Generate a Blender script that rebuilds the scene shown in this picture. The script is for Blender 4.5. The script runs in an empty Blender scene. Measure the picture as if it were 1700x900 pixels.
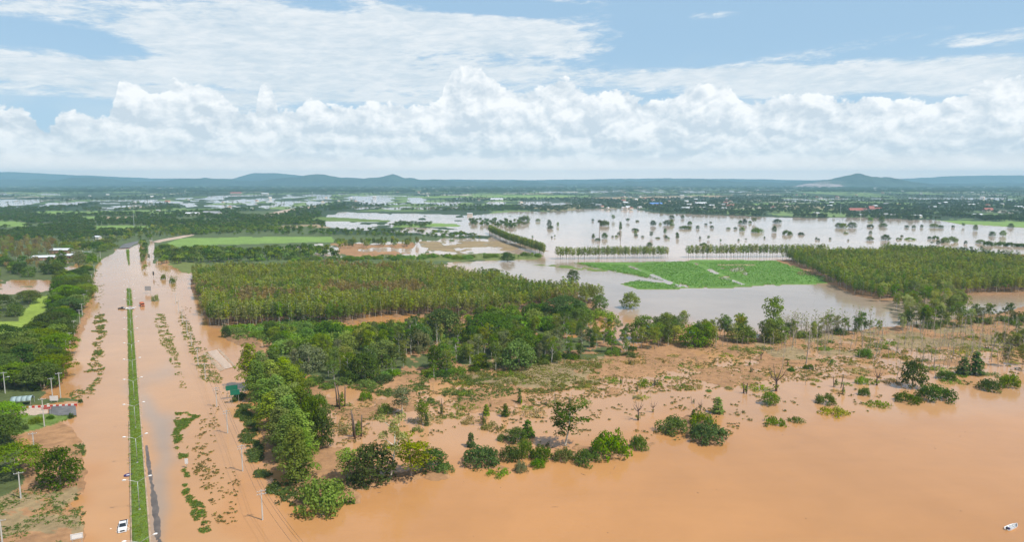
import bpy, math, random
import numpy as np
from mathutils import Vector, Matrix
C = bpy.context.scene
R = random.Random(7)
RN = np.random.RandomState(11)

# ------------------------------------------------------------------ camera
H = 85.0; F = 1133.0; W_, H_ = 1700.0, 900.0; YH = 298.0
PITCH = math.atan((450 - YH) / F)
cam = bpy.data.objects.new('camera', bpy.data.cameras.new('camera'))
C.collection.objects.link(cam); C.camera = cam
cam.location = (0, 0, H)
cam.rotation_euler = (math.pi / 2 - PITCH, 0, 0)
cam.data.sensor_width = 36.0; cam.data.lens = 36.0 * F / W_
cam.data.clip_start = 1.0; cam.data.clip_end = 60000.0
CP, SP = math.cos(PITCH), math.sin(PITCH)

def P(px, py, z=0.0):
    """ground position of a spot measured in the photograph (a 1700 x 900 survey)"""
    a = px - 850.0; b = 450.0 - py
    dx = a; dy = b * SP + F * CP; dz = b * CP - F * SP
    t = (z - H) / dz
    return dx * t, dy * t
def depth(y, z=0.0):
    return y * CP - (z - H) * SP
def angles(px, py):
    a = px - 850.0; b = 450.0 - py
    dx = a; dy = b * SP + F * CP; dz = b * CP - F * SP
    return math.atan2(dx, dy), math.atan2(dz, math.hypot(dx, dy))

# ------------------------------------------------------------------ world, sun, exposure
SUN = Vector((0.55, -0.30, 0.90)).normalized()
SUN_EL = math.asin(SUN.z); SUN_AZ = math.atan2(SUN.x, SUN.y)
SKY_STRENGTH = 0.10
C.view_settings.view_transform = 'Standard'; C.view_settings.look = 'None'
C.view_settings.exposure = 0.15; C.view_settings.gamma = 1.0; C.view_settings.use_curve_mapping = False
C.render.engine = 'CYCLES'
C.cycles.max_bounces = 5; C.cycles.diffuse_bounces = 2; C.cycles.glossy_bounces = 2
C.cycles.transmission_bounces = 2; C.cycles.transparent_max_bounces = 6; C.cycles.volume_bounces = 1
C.cycles.use_denoising = True
C.cycles.caustics_reflective = False; C.cycles.caustics_refractive = False
C.cycles.use_adaptive_sampling = True; C.cycles.adaptive_threshold = 0.02

class X:
    """a value in a node tree, with arithmetic"""
    def __init__(s, nt, so): s.nt, s.so = nt, so
    def _m(s, op, *a, clamp=False):
        n = s.nt.nodes.new('ShaderNodeMath'); n.operation = op; n.use_clamp = clamp
        for i, v in enumerate((s,) + a):
            if isinstance(v, X): s.nt.links.new(v.so, n.inputs[i])
            else: n.inputs[i].default_value = v
        return X(s.nt, n.outputs[0])
    def __add__(s, o): return s._m('ADD', o)
    __radd__ = __add__
    def __sub__(s, o): return s._m('SUBTRACT', o)
    def __rsub__(s, o): return (s * -1.0) + o
    def __mul__(s, o): return s._m('MULTIPLY', o)
    __rmul__ = __mul__
    def __truediv__(s, o): return s._m('DIVIDE', o)
    def clamp(s): return s._m('ADD', 0.0, clamp=True)
    def mx(s, o): return s._m('MAXIMUM', o)
    def mn(s, o): return s._m('MINIMUM', o)
    def pw(s, o): return s._m('POWER', o)
    def smooth(s, a, b):
        n = s.nt.nodes.new('ShaderNodeMapRange'); n.interpolation_type = 'SMOOTHSTEP'
        s.nt.links.new(s.so, n.inputs['Value'])
        n.inputs['From Min'].default_value = a; n.inputs['From Max'].default_value = b
        return X(s.nt, n.outputs[0])
def vec(nt, *c):
    n = nt.nodes.new('ShaderNodeCombineXYZ')
    for i, v in enumerate(c):
        if isinstance(v, X): nt.links.new(v.so, n.inputs[i])
        else: n.inputs[i].default_value = v
    return n.outputs[0]
def noise(nt, v, scale, detail=4, rough=0.55, dist=0.0, dim='3D', lac=2.0):
    n = nt.nodes.new('ShaderNodeTexNoise'); n.noise_dimensions = dim
    if v is not None: nt.links.new(v, n.inputs['Vector'])
    n.inputs['Scale'].default_value = scale; n.inputs['Detail'].default_value = detail
    n.inputs['Roughness'].default_value = rough; n.inputs['Distortion'].default_value = dist
    n.inputs['Lacunarity'].default_value = lac
    return X(nt, n.outputs['Fac'])
def voro(nt, v, scale, detail=0.0, rough=0.5, feature='SMOOTH_F1', sm=0.6, rnd=1.0):
    n = nt.nodes.new('ShaderNodeTexVoronoi'); n.voronoi_dimensions = '2D'; n.feature = feature; n.normalize = True
    nt.links.new(v, n.inputs['Vector']); n.inputs['Scale'].default_value = scale
    n.inputs['Detail'].default_value = detail; n.inputs['Roughness'].default_value = rough
    if feature == 'SMOOTH_F1': n.inputs['Smoothness'].default_value = sm
    n.inputs['Randomness'].default_value = rnd
    return X(nt, n.outputs['Distance'])
def mixc(nt, f, a, b, mode='MIX'):
    n = nt.nodes.new('ShaderNodeMix'); n.data_type = 'RGBA'; n.blend_type = mode
    for so, v in ((n.inputs[0], f), (n.inputs[6], a), (n.inputs[7], b)):
        if isinstance(v, X): nt.links.new(v.so, so)
        elif hasattr(v, 'is_linked'): nt.links.new(v, so)
        elif isinstance(v, (tuple, list)): so.default_value = (*v[:3], 1)
        else: so.default_value = v
    return n.outputs[2]

def build_world():
    w = bpy.data.worlds.new('World'); C.world = w; w.use_nodes = True
    nt = w.node_tree; nt.nodes.clear()
    out = nt.nodes.new('ShaderNodeOutputWorld'); bg = nt.nodes.new('ShaderNodeBackground')
    nt.links.new(bg.outputs[0], out.inputs[0]); bg.inputs[1].default_value = SKY_STRENGTH
    sky = nt.nodes.new('ShaderNodeTexSky'); sky.sky_type = 'NISHITA'; sky.sun_disc = False
    sky.sun_elevation = SUN_EL; sky.sun_rotation = SUN_AZ
    sky.altitude = 100; sky.air_density = 1.0; sky.dust_density = 0.6; sky.ozone_density = 1.5
    tc = nt.nodes.new('ShaderNodeTexCoord'); sep = nt.nodes.new('ShaderNodeSeparateXYZ')
    nt.links.new(tc.outputs['Generated'], sep.inputs[0])
    x, y, z = (X(nt, sep.outputs[i]) for i in range(3))
    az = x._m('ARCTAN2', y)
    el = (z.mx(-1.0).mn(1.0))._m('ARCSINE')
    K = 1.0 / F
    def ell(px, py, rx, ry, tilt=0.0, soft=1.0):
        a, e = angles(px, py); c, s_ = math.cos(tilt), math.sin(tilt)
        du, dv = az - a, el - e
        p = (du * c + dv * s_) / (rx * K); q = (dv * c - du * s_) / (ry * K)
        r2 = p * p + q * q
        return (1.0 - r2 * 0.5 / soft).clamp()
    uv = vec(nt, az, el, 0.0)
    # --- high thin cloud: streaked noise gated by hand-placed sheets
    wn = noise(nt, vec(nt, az * 1.0, el * 3.2 + az * 0.25, 0.0), 10.0, 7, 0.66, 0.45)
    wf = noise(nt, vec(nt, az * 1.0, el * 4.5 - az * 0.3, 3.7), 34.0, 6, 0.68, 0.3)
    sheet = (ell(250, 50, 520, 95, 0.0) + ell(640, 60, 300, 60, 0.10) * .9 + ell(90, 125, 400, 50) * 0.85 + ell(840, 58, 130, 22, -0.10)
             + ell(560, 140, 420, 45) * 0.7 + ell(1340, 130, 210, 20) * 1.1 + ell(1540, 128, 240, 20) * 1.1 + ell(1720, 126, 150, 20) + ell(1140, 126, 170, 12) * 0.9
             + ell(1680, 60, 80, 9) * 0.8 + ell(1175, 25, 40, 6) * .45 + ell(1010, 73, 26, 8, .5) * .5 + ell(880, 120, 90, 8) * .5 + ell(1290, 100, 190, 9, 0.12) * 0.5)
    holes = (ell(40, 62, 120, 24) * 1.3 + ell(250, 95, 80, 12) * 1.0 + ell(150, 70, 60, 12) * .7 + ell(700, 85, 60, 10) * .5 + ell(420, 150, 120, 9) * .7 + ell(640, 150, 80, 9) * .6 + ell(120, 178, 150, 17) * 1.2 + ell(545, 8, 60, 14) * 0.9 + ell(560, 178, 120, 10) * .9
             + ell(800, 10, 130, 14, -.05) * 1.2 + ell(235, 135, 130, 7) * .7 + ell(30, 140, 90, 7) * .6 + ell(720, 105, 90, 14, .1) * .45)
    # away from the photographed part the high cloud thins into scattered wisps
    front = (y * 1.0).smooth(0.30, 0.75) * (1.0 - el.smooth(0.27, 0.5))
    outside = (1.0 - front) * noise(nt, tc.outputs['Generated'], 2.2, 5, 0.55).smooth(0.42, 0.75) * 0.9
    g = (sheet - holes * 1.25).mx(0.0)
    gg = (g * 2.2).mn(1.0)
    cir = (g * 1.15 + (wn - 0.5) * 2.9 * gg + (wf - 0.5) * 2.6 * gg - 0.20).smooth(-0.05, 1.15) * front + outside
    cir = (cir * 0.90).clamp()
    # --- cumulus bank
    tops = [(-400,170),(-200,150),(-60,190),(0,180),(38,178),(58,200),(80,212),(110,188),(150,196),(186,190),(198,137),(225,136),(248,160),(275,156),(300,136),(335,142),(372,168),(412,186),(428,184),(436,138),(450,142),(458,180),(490,182),(520,166),(560,184),(600,180),(640,170),(690,182),(728,168),(748,124),(770,114),(800,124),(840,145),(890,148),(930,138),(960,150),(1000,160),(1030,152),(1070,168),(1120,160),(1150,142),(1200,138),(1230,162),(1290,166),(1350,160),(1400,172),(1460,166),(1520,170),(1600,160),(1640,140),(1700,128),(1850,150),(2100,170)]
    fc = nt.nodes.new('ShaderNodeFloatCurve'); cu = fc.mapping.curves[0]; fc.mapping.use_clip = False
    A0, A1 = -0.92, 0.92
    pts = []
    for px, py in tops:
        a, e = angles(px, py); pts.append(((a - A0) / (A1 - A0), e / 0.25))
    cu.points[0].location = (0, pts[0][1]); cu.points[1].location = (1, pts[-1][1])
    for p in pts: 
        q = cu.points.new(*p); q.handle_type = 'AUTO'
    fc.mapping.update()
    nt.links.new(((az - A0) / (A1 - A0)).clamp().so, fc.inputs['Value']); fc.inputs['Factor'].default_value = 1
    T = X(nt, fc.outputs[0]) * 0.25
    wx = noise(nt, uv, 26.0, 3, 0.55); wy = noise(nt, vec(nt, az, el, 5.0), 26.0, 3, 0.55)
    def billow(du, dv):
        v = (el + dv).mx(0.0)
        vv = v * 0.95 + (v + 0.020)._m('LOGARITHM', 2.718281828) * 0.055
        p = vec(nt, az + du + (wx - 0.5) * 0.030, vv + (wy - 0.5) * 0.026, 0.0)
        return 1.0 - voro(nt, p, 12.0, 4.0, 0.58, feature='F1')
    b0 = billow(0.0, 0.0); b1 = billow(0.007, 0.009)
    fine = noise(nt, uv, 85.0, 4, 0.6)
    edge = T - el + (b0 - 0.62) * 0.046 + (fine - 0.5) * 0.020
    cum = edge.smooth(0.0, 0.0045)
    big = noise(nt, vec(nt, az * 1.0, el * 2.2, 2.0), 10.0, 2, 0.5)
    toplit = (1.0 - (T - el) * 12.0).clamp()
    lum = ((b0 - b1) * 4.6 + 0.30 + (fine - 0.5) * 0.9 + toplit * 0.34 + (big - 0.5) * 1.3).clamp()
    CS = 1.06 / SKY_STRENGTH
    def cc(r, g_, b): return tuple(CS * v for v in (r, g_, b))
    colc = mixc(nt, lum, cc(0.56, 0.64, 0.71), cc(0.88, 0.90, 0.91))
    # nearer ranks of heaps below the skyline, each with its own lit top
    for base, amp, zz in ((0.060, 0.075, 1.0), (0.034, 0.040, 6.0)):
        rn = noise(nt, vec(nt, az, zz, 0.0), 11.0, 3, 0.55)
        Tn = (rn - 0.5) * amp + base
        e2 = Tn - el + (b0 - 0.62) * 0.040 + (fine - 0.5) * 0.010
        l2 = ((b0 - b1) * 4.2 + 0.22 + (fine - 0.5) * 0.8 + (1.0 - (Tn - el) * 30.0).clamp() * 0.42 + (big - 0.5) * 0.8).clamp()
        c2 = mixc(nt, l2, cc(0.55, 0.63, 0.70), cc(0.86, 0.88, 0.89))
        colc = mixc(nt, e2.smooth(0.0, 0.004) * 0.85, colc, c2)
    low = 1.0 - el.smooth(-0.005, 0.07)
    colc = mixc(nt, low * 0.45, colc, cc(0.68, 0.74, 0.77))
    colc = mixc(nt, (1.0 - el.smooth(0.0, 0.040)) * 0.85, colc, cc(1.45, 1.22, 1.05))   # warm horizon glow added to offset the dimming of the haze box
    skyc = mixc(nt, 1.0, sky.outputs[0], (1.0, 1.03, 1.0), 'MULTIPLY')
    # pale blue air above the bank
    s1 = mixc(nt, 0.80, skyc, cc(0.345, 0.53, 0.72)) 
    s1 = mixc(nt, (1.0 - el.smooth(0.05, 0.20)) * 0.45, s1, cc(0.45, 0.62, 0.76))
    s1 = mixc(nt, front, skyc, s1)
    s2 = mixc(nt, cir, s1, mixc(nt, (wf * 0.5 + wn * 0.5).smooth(0.35, .65), cc(0.56, 0.65, 0.72), cc(0.78, 0.81, 0.83)))
    veil = (1.0 - (el - T - 0.0).smooth(0.0, 0.05)) * 0.30
    s2 = mixc(nt, veil * big.smooth(.35, .65), s2, cc(0.62, 0.70, 0.76))
    s3 = mixc(nt, cum, s2, colc)
    nt.links.new(s3, bg.inputs[0])
    w.cycles.sampling_method = 'MANUAL'; w.cycles.sample_map_resolution = 512
build_world()

ld = bpy.data.lights.new('sun', 'SUN'); ld.energy = 4.1; ld.angle = math.radians(0.53); ld.color = (1.0, 0.95, 0.87)
sun = bpy.data.objects.new('sun', ld); C.collection.objects.link(sun)
sun.rotation_euler = (-SUN).to_track_quat('-Z', 'Y').to_euler()

# ------------------------------------------------------------------ small toolkit
def tag(o, label=None, cat=None, group=None, kind=None):
    if label: o['label'] = label
    if cat: o['category'] = cat
    if group: o['group'] = group
    if kind: o['kind'] = kind
    return o
def link(o, parent=None):
    C.collection.objects.link(o)
    if parent is not None: o.parent = parent
    return o
def empty(name, loc, rz=0.0):
    e = bpy.data.objects.new(name, None); e.location = loc; e.rotation_euler = (0, 0, rz); e.empty_display_size = 0.2
    return link(e)
def mesh_np(name, V, Fs, mats, mi=None, tint=None, smooth=False, color=None):
    """mesh from arrays; Fs is a list of (n,k) index arrays"""
    me = bpy.data.meshes.new(name)
    V = np.asarray(V, np.float32); Fs = [np.asarray(f, np.int32) for f in Fs if len(f)]
    me.vertices.add(len(V)); me.vertices.foreach_set('co', V.ravel())
    idx = np.concatenate([f.ravel() for f in Fs]); tot = np.concatenate([np.full(len(f), f.shape[1], np.int32) for f in Fs])
    st = np.concatenate([[0], np.cumsum(tot)[:-1]]).astype(np.int32)
    me.loops.add(len(idx)); me.loops.foreach_set('vertex_index', idx)
    me.polygons.add(len(tot)); me.polygons.foreach_set('loop_start', st)
    for m in (mats if isinstance(mats, (list, tuple)) else [mats]): me.materials.append(m)
    if mi is not None: me.polygons.foreach_set('material_index', np.asarray(mi, np.int32))
    me.update(calc_edges=True)
    if tint is not None:
        a = me.attributes.new('tint', 'FLOAT', 'FACE'); a.data.foreach_set('value', np.asarray(tint, np.float32))
    if color is not None:
        a = me.attributes.new('cover', 'FLOAT_COLOR', 'POINT')
        c4 = np.ones((len(V), 4), np.float32); c4[:, :3] = color; a.data.foreach_set('color', c4.ravel())
    if smooth: me.polygons.foreach_set('use_smooth', np.ones(len(tot), bool))
    me.validate(); return me
class MB:
    """collects boxes, tubes and faces for one mesh"""
    def __init__(s): s.v, s.f, s.m = [], [], []
    def face(s, pts, mi=0):
        k = len(s.v); s.v += [tuple(p) for p in pts]; s.f.append(tuple(range(k, k + len(pts)))); s.m.append(mi)
    def box(s, x0, x1, y0, y1, z0, z1, mi=0, top=None, skew=0.0):
        """box; top = (dx, dy) inset of its upper face on each side"""
        k = len(s.v); a, b = top or (0, 0)
        s.v += [(x0, y0, z0), (x1, y0, z0), (x1, y1, z0), (x0, y1, z0), (x0 + a, y0 + b + skew, z1), (x1 - a, y0 + b + skew, z1), (x1 - a, y1 - b + skew, z1), (x0 + a, y1 - b + skew, z1)]
        for q in ((0, 3, 2, 1), (4, 5, 6, 7), (0, 1, 5, 4), (1, 2, 6, 5), (2, 3, 7, 6), (3, 0, 4, 7)):
            s.f.append(tuple(k + i for i in q)); s.m.append(mi)
    def tube(s, pts, rad, n=6, mi=0, cap=True):
        pts = [Vector(p) for p in pts]; k = len(s.v)
        if not isinstance(rad, (list, tuple)): rad = [rad] * len(pts)
        for i, p in enumerate(pts):
            d = (pts[min(i + 1, len(pts) - 1)] - pts[max(i - 1, 0)]).normalized()
            u = d.cross(Vector((0.31, 0.95, 0.05)) if abs(d.x) < .9 else Vector((0, 0, 1))).normalized(); w = d.cross(u)
            for j in range(n):
                t = 2 * math.pi * j / n; s.v.append(tuple(p + (u * math.cos(t) + w * math.sin(t)) * rad[i]))
        for i in range(len(pts) - 1):
            for j in range(n):
                s.f.append((k + i * n + j, k + i * n + (j + 1) % n, k + (i + 1) * n + (j + 1) % n, k + (i + 1) * n + j)); s.m.append(mi)
        if cap:
            s.f.append(tuple(k + j for j in range(n))[::-1]); s.m.append(mi)
            s.f.append(tuple(k + (len(pts) - 1) * n + j for j in range(n))); s.m.append(mi)
    def disc(s, c, r, h, n=16, mi=0):
        s.tube([c, (c[0], c[1], c[2] + h)], r, n, mi)
    def data(s, name, mats, smooth=False):
        me = bpy.data.meshes.new(name); me.from_pydata(s.v, [], s.f)
        for m in (mats if isinstance(mats, (list, tuple)) else [mats]): me.materials.append(m)
        me.polygons.foreach_set('material_index', s.m)
        if smooth: me.polygons.foreach_set('use_smooth', [True] * len(s.f))
        me.update(); return me
    def build(s, name, mats, parent=None, bevel=0.0, smooth=False):
        o = bpy.data.objects.new(name, s.data(name, mats, smooth)); link(o, parent)
        if bevel:
            b = o.modifiers.new('bevel', 'BEVEL'); b.width = bevel; b.segments = 2; b.limit_method = 'ANGLE'
        return o

def hsh(ix, iy, s):
    h = (ix.astype(np.int64) * 374761393 + iy.astype(np.int64) * 668265263 + s * 974634777) & 0xffffffff
    h = ((h ^ (h >> 13)) * 1274126177) & 0xffffffff
    return ((h ^ (h >> 16)) & 0xffff) / 65535.0
def vn(x, y, s=0):
    x = np.asarray(x, float); y = np.asarray(y, float)
    ix, iy = np.floor(x), np.floor(y); fx, fy = x - ix, y - iy
    fx = fx * fx * (3 - 2 * fx); fy = fy * fy * (3 - 2 * fy)
    return (hsh(ix, iy, s) * (1 - fx) + hsh(ix + 1, iy, s) * fx) * (1 - fy) + (hsh(ix, iy + 1, s) * (1 - fx) + hsh(ix + 1, iy + 1, s) * fx) * fy
def fbm(x, y, s=0, o=4):
    t = 0; a = 1; n = 0
    for i in range(o):
        t = t + a * vn(x * 2 ** i, y * 2 ** i, s + i * 17); n += a; a *= .55
    return t / n
def inside(x, y, poly):
    """poly in world coordinates"""
    c = np.zeros(np.shape(x), bool); n = len(poly)
    for i in range(n):
        x0, y0 = poly[i]; x1, y1 = poly[(i + 1) % n]
        if y0 == y1: continue
        k = ((y0 > y) != (y1 > y)) & (x < (x1 - x0) * (y - y0) / (y1 - y0) + x0); c ^= k
    return c
def wpoly(pts): return [P(*p) for p in pts]

# ------------------------------------------------------------------ materials
def new_mat(name):
    m = bpy.data.materials.new(name); m.use_nodes = True; nt = m.node_tree; nt.nodes.clear()
    out = nt.nodes.new('ShaderNodeOutputMaterial'); b = nt.nodes.new('ShaderNodeBsdfPrincipled'); nt.links.new(b.outputs[0], out.inputs[0])
    return m, nt, b, out
def pos(nt):
    g = nt.nodes.new('ShaderNodeNewGeometry'); return g.outputs['Position']
def scaled(nt, v, s):
    n = nt.nodes.new('ShaderNodeVectorMath'); n.operation = 'MULTIPLY'; nt.links.new(v, n.inputs[0]); n.inputs[1].default_value = s
    return n.outputs[0]
def bump(nt, b, h, strength, dist):
    n = nt.nodes.new('ShaderNodeBump'); n.inputs['Strength'].default_value = strength; n.inputs['Distance'].default_value = dist
    nt.links.new(h.so, n.inputs['Height']); nt.links.new(n.outputs[0], b.inputs['Normal'])
def simple(name, col, rough=0.6, metal=0.0, var=0.12, scale=3.0, emit=None):
    m, nt, b, out = new_mat(name)
    tc = nt.nodes.new('ShaderNodeTexCoord')
    n = noise(nt, tc.outputs['Object'], scale, 4, 0.6)
    c = mixc(nt, n.smooth(0.3, 0.7), tuple(v * (1 - var) for v in col), tuple(min(1, v * (1 + var)) for v in col))
    nt.links.new(c, b.inputs['Base Color']); b.inputs['Roughness'].default_value = rough; b.inputs['Metallic'].default_value = metal
    return m
def cover_mat(name, rough=0.9):
    m, nt, b, out = new_mat(name)
    a = nt.nodes.new('ShaderNodeAttribute'); a.attribute_name = 'cover'
    p = pos(nt)
    n1 = noise(nt, p, 0.35, 6, 0.65); n2 = noise(nt, p, 0.03, 5, 0.6)
    k = (n1 - 0.5) * 1.3 + (n2 - 0.5) * 0.8 + 1.0
    c = mixc(nt, 1.0, a.outputs['Color'], vec(nt, k * 1.0, k * 1.0, k * 1.0), 'MULTIPLY')
    nt.links.new(c, b.inputs['Base Color']); b.inputs['Roughness'].default_value = rough
    b.inputs['Specular IOR Level'].default_value = 0.2
    bump(nt, b, n1, 0.6, 0.4)
    return m
def water_mat():
    m, nt, b, out = new_mat('muddy_flood_water')
    a = nt.nodes.new('ShaderNodeAttribute'); a.attribute_name = 'cover'
    p = pos(nt)
    n2 = noise(nt, scaled(nt, p, (1.0, 0.6, 1.0)), 0.012, 5, 0.6, 0.6); n3 = noise(nt, p, 0.05, 4, 0.6, 0.8)
    n4 = noise(nt, scaled(nt, p, (0.25, 1.0, 1.0)), 0.05, 5, 0.65, 0.5)
    k = (n2 - 0.5) * 0.50 + (n3 - 0.5) * 0.14 + (n4 - 0.5) * 0.22 + 1.0
    c = mixc(nt, 1.0, a.outputs['Color'], vec(nt, k, k * 1.0, k * 1.0), 'MULTIPLY')
    nt.links.new(c, b.inputs['Base Color'])
    b.inputs['Roughness'].default_value = 0.06; b.inputs['IOR'].default_value = 1.33
    w1 = noise(nt, scaled(nt, p, (0.5, 1.0, 1.0)), 0.9, 3, 0.55, 0.4); w2 = noise(nt, p, 0.10, 3, 0.5)
    calm = noise(nt, p, 0.009, 3, 0.5).smooth(0.35, 0.7) * 0.8 + 0.35
    bump(nt, b, w1 * calm + w2 * 1.5, 0.20, 0.28)
    return m
def leaf_mat():
    m = bpy.data.materials.new('leaves'); m.use_nodes = True; nt = m.node_tree; nt.nodes.clear()
    out = nt.nodes.new('ShaderNodeOutputMaterial')
    oi = nt.nodes.new('ShaderNodeObjectInfo'); a = nt.nodes.new('ShaderNodeAttribute'); a.attribute_name = 'tint'
    t = X(nt, a.outputs['Fac']); r = X(nt, oi.outputs['Random'])
    k = (t * 0.85 + 0.60) * (r * 0.5 + 0.75)
    c = mixc(nt, 1.0, oi.outputs['Color'], vec(nt, k, k, k), 'MULTIPLY')
    hs = nt.nodes.new('ShaderNodeHueSaturation'); nt.links.new(c, hs.inputs['Color'])
    nt.links.new(((r * 7.31)._m('FRACT') * 0.045 + 0.4775 + (t - 0.5) * 0.02).so, hs.inputs['Hue'])
    nt.links.new(((r * 13.7)._m('FRACT') * 0.35 + 0.85).so, hs.inputs['Saturation'])
    d = nt.nodes.new('ShaderNodeBsdfDiffuse'); tr = nt.nodes.new('ShaderNodeBsdfTranslucent')
    nt.links.new(hs.outputs[0], d.inputs[0])
    nt.links.new(mixc(nt, 1.0, hs.outputs[0], (1.25, 1.45, 0.55), 'MULTIPLY'), tr.inputs[0])
    mx = nt.nodes.new('ShaderNodeMixShader'); mx.inputs[0].default_value = 0.32
    nt.links.new(d.outputs[0], mx.inputs[1]); nt.links.new(tr.outputs[0], mx.inputs[2]); nt.links.new(mx.outputs[0], out.inputs[0])
    return m
M = dict(
    ground=cover_mat('earth'), water=water_mat(), leaf=leaf_mat(),
    bark=simple('grey_brown_bark', (0.27, 0.22, 0.17), 0.9, var=.3, scale=1.5), pale_bark=simple('pale_bark', (0.58, 0.55, 0.47), 0.8, var=.25, scale=1.0),
    dark_bark=simple('dead_dark_bark', (0.15, 0.11, 0.085), 0.9, var=.3), concrete=simple('weathered_concrete', (0.50, 0.49, 0.46), 0.8, var=.12, scale=1.2),
    white=simple('white_paint', (0.80, 0.80, 0.79), 0.35, var=.03), car_white=simple('white_car_paint', (0.80, 0.81, 0.82), 0.18, var=.02),
    black=simple('black_plastic', (0.02, 0.02, 0.022), 0.5), glass=simple('dark_glass', (0.02, 0.025, 0.03), 0.06, var=.02), rubber=simple('rubber', (0.025, 0.025, 0.025), 0.85),
    chrome=simple('bright_metal', (0.6, 0.6, 0.62), 0.3, 1.0, .05), asphalt=simple('asphalt', (0.15, 0.145, 0.14), 0.65, var=.25, scale=0.4),
    wet=simple('wet_asphalt', (0.125, 0.10, 0.082), 0.45, var=.3, scale=0.3),
    kerb=simple('kerb_concrete', (0.42, 0.30, 0.20), 0.8, var=.25, scale=.5), red=simple('red_paint', (0.55, 0.04, 0.03), 0.5), orange=simple('orange_paint', (0.62, 0.16, 0.05), 0.45),
    green_sign=simple('green_sign_face', (0.01, 0.17, 0.10), 0.4, var=.05), steel=simple('galvanised_steel', (0.55, 0.56, 0.57), 0.45, 0.5, .08),
    blue=simple('blue_sheet', (0.10, 0.25, 0.60), 0.5), navy=simple('dark_purple_vinyl', (0.035, 0.02, 0.12), 0.4), teal=simple('grey_teal_roof', (0.32, 0.42, 0.42), 0.5, var=.1),
    white_roof=simple('pale_metal_roof', (0.70, 0.72, 0.74), 0.45, var=.08, scale=.6), red_roof=simple('red_tile_roof', (0.33, 0.10, 0.07), 0.7, var=.15, scale=.6), grey_roof=simple('grey_roof', (0.34, 0.35, 0.36), 0.7, var=.15),
    wall=simple('cream_wall', (0.62, 0.56, 0.46), 0.8, var=.1, scale=.6), brick_wall=simple('brown_wall', (0.38, 0.22, 0.14), 0.85, var=.15), bare_bark=simple('bare_weathered_bark', (0.40, 0.34, 0.28), 0.9, var=.3), slab=simple('pale_dry_concrete', (0.50, 0.38, 0.29), 0.85, var=.12, scale=.7),
    cable=simple('power_cable', (0.06, 0.055, 0.05), 0.6), lens=simple('lamp_cover', (0.75, 0.75, 0.72), 0.3, var=.02), foam=simple('pale_foam', (0.72, 0.60, 0.48), 0.7, var=.2, scale=2.0),
)

# ------------------------------------------------------------------ what covers the ground, surveyed from the photograph
COV = dict(mud=(.37, .205, .10), wet=(.30, .17, .085), plain=(.10, .135, .05), dry=(.30, .22, .115), grass=(.135, .20, .04), bright=(.25, .34, .05), field=(.20, .31, .07), crop=(.13, .245, .045),
           floor=(.095, .12, .04), tan=(.36, .27, .16), weed=(.16, .19, .05), far=(.045, .075, .03))
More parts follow.
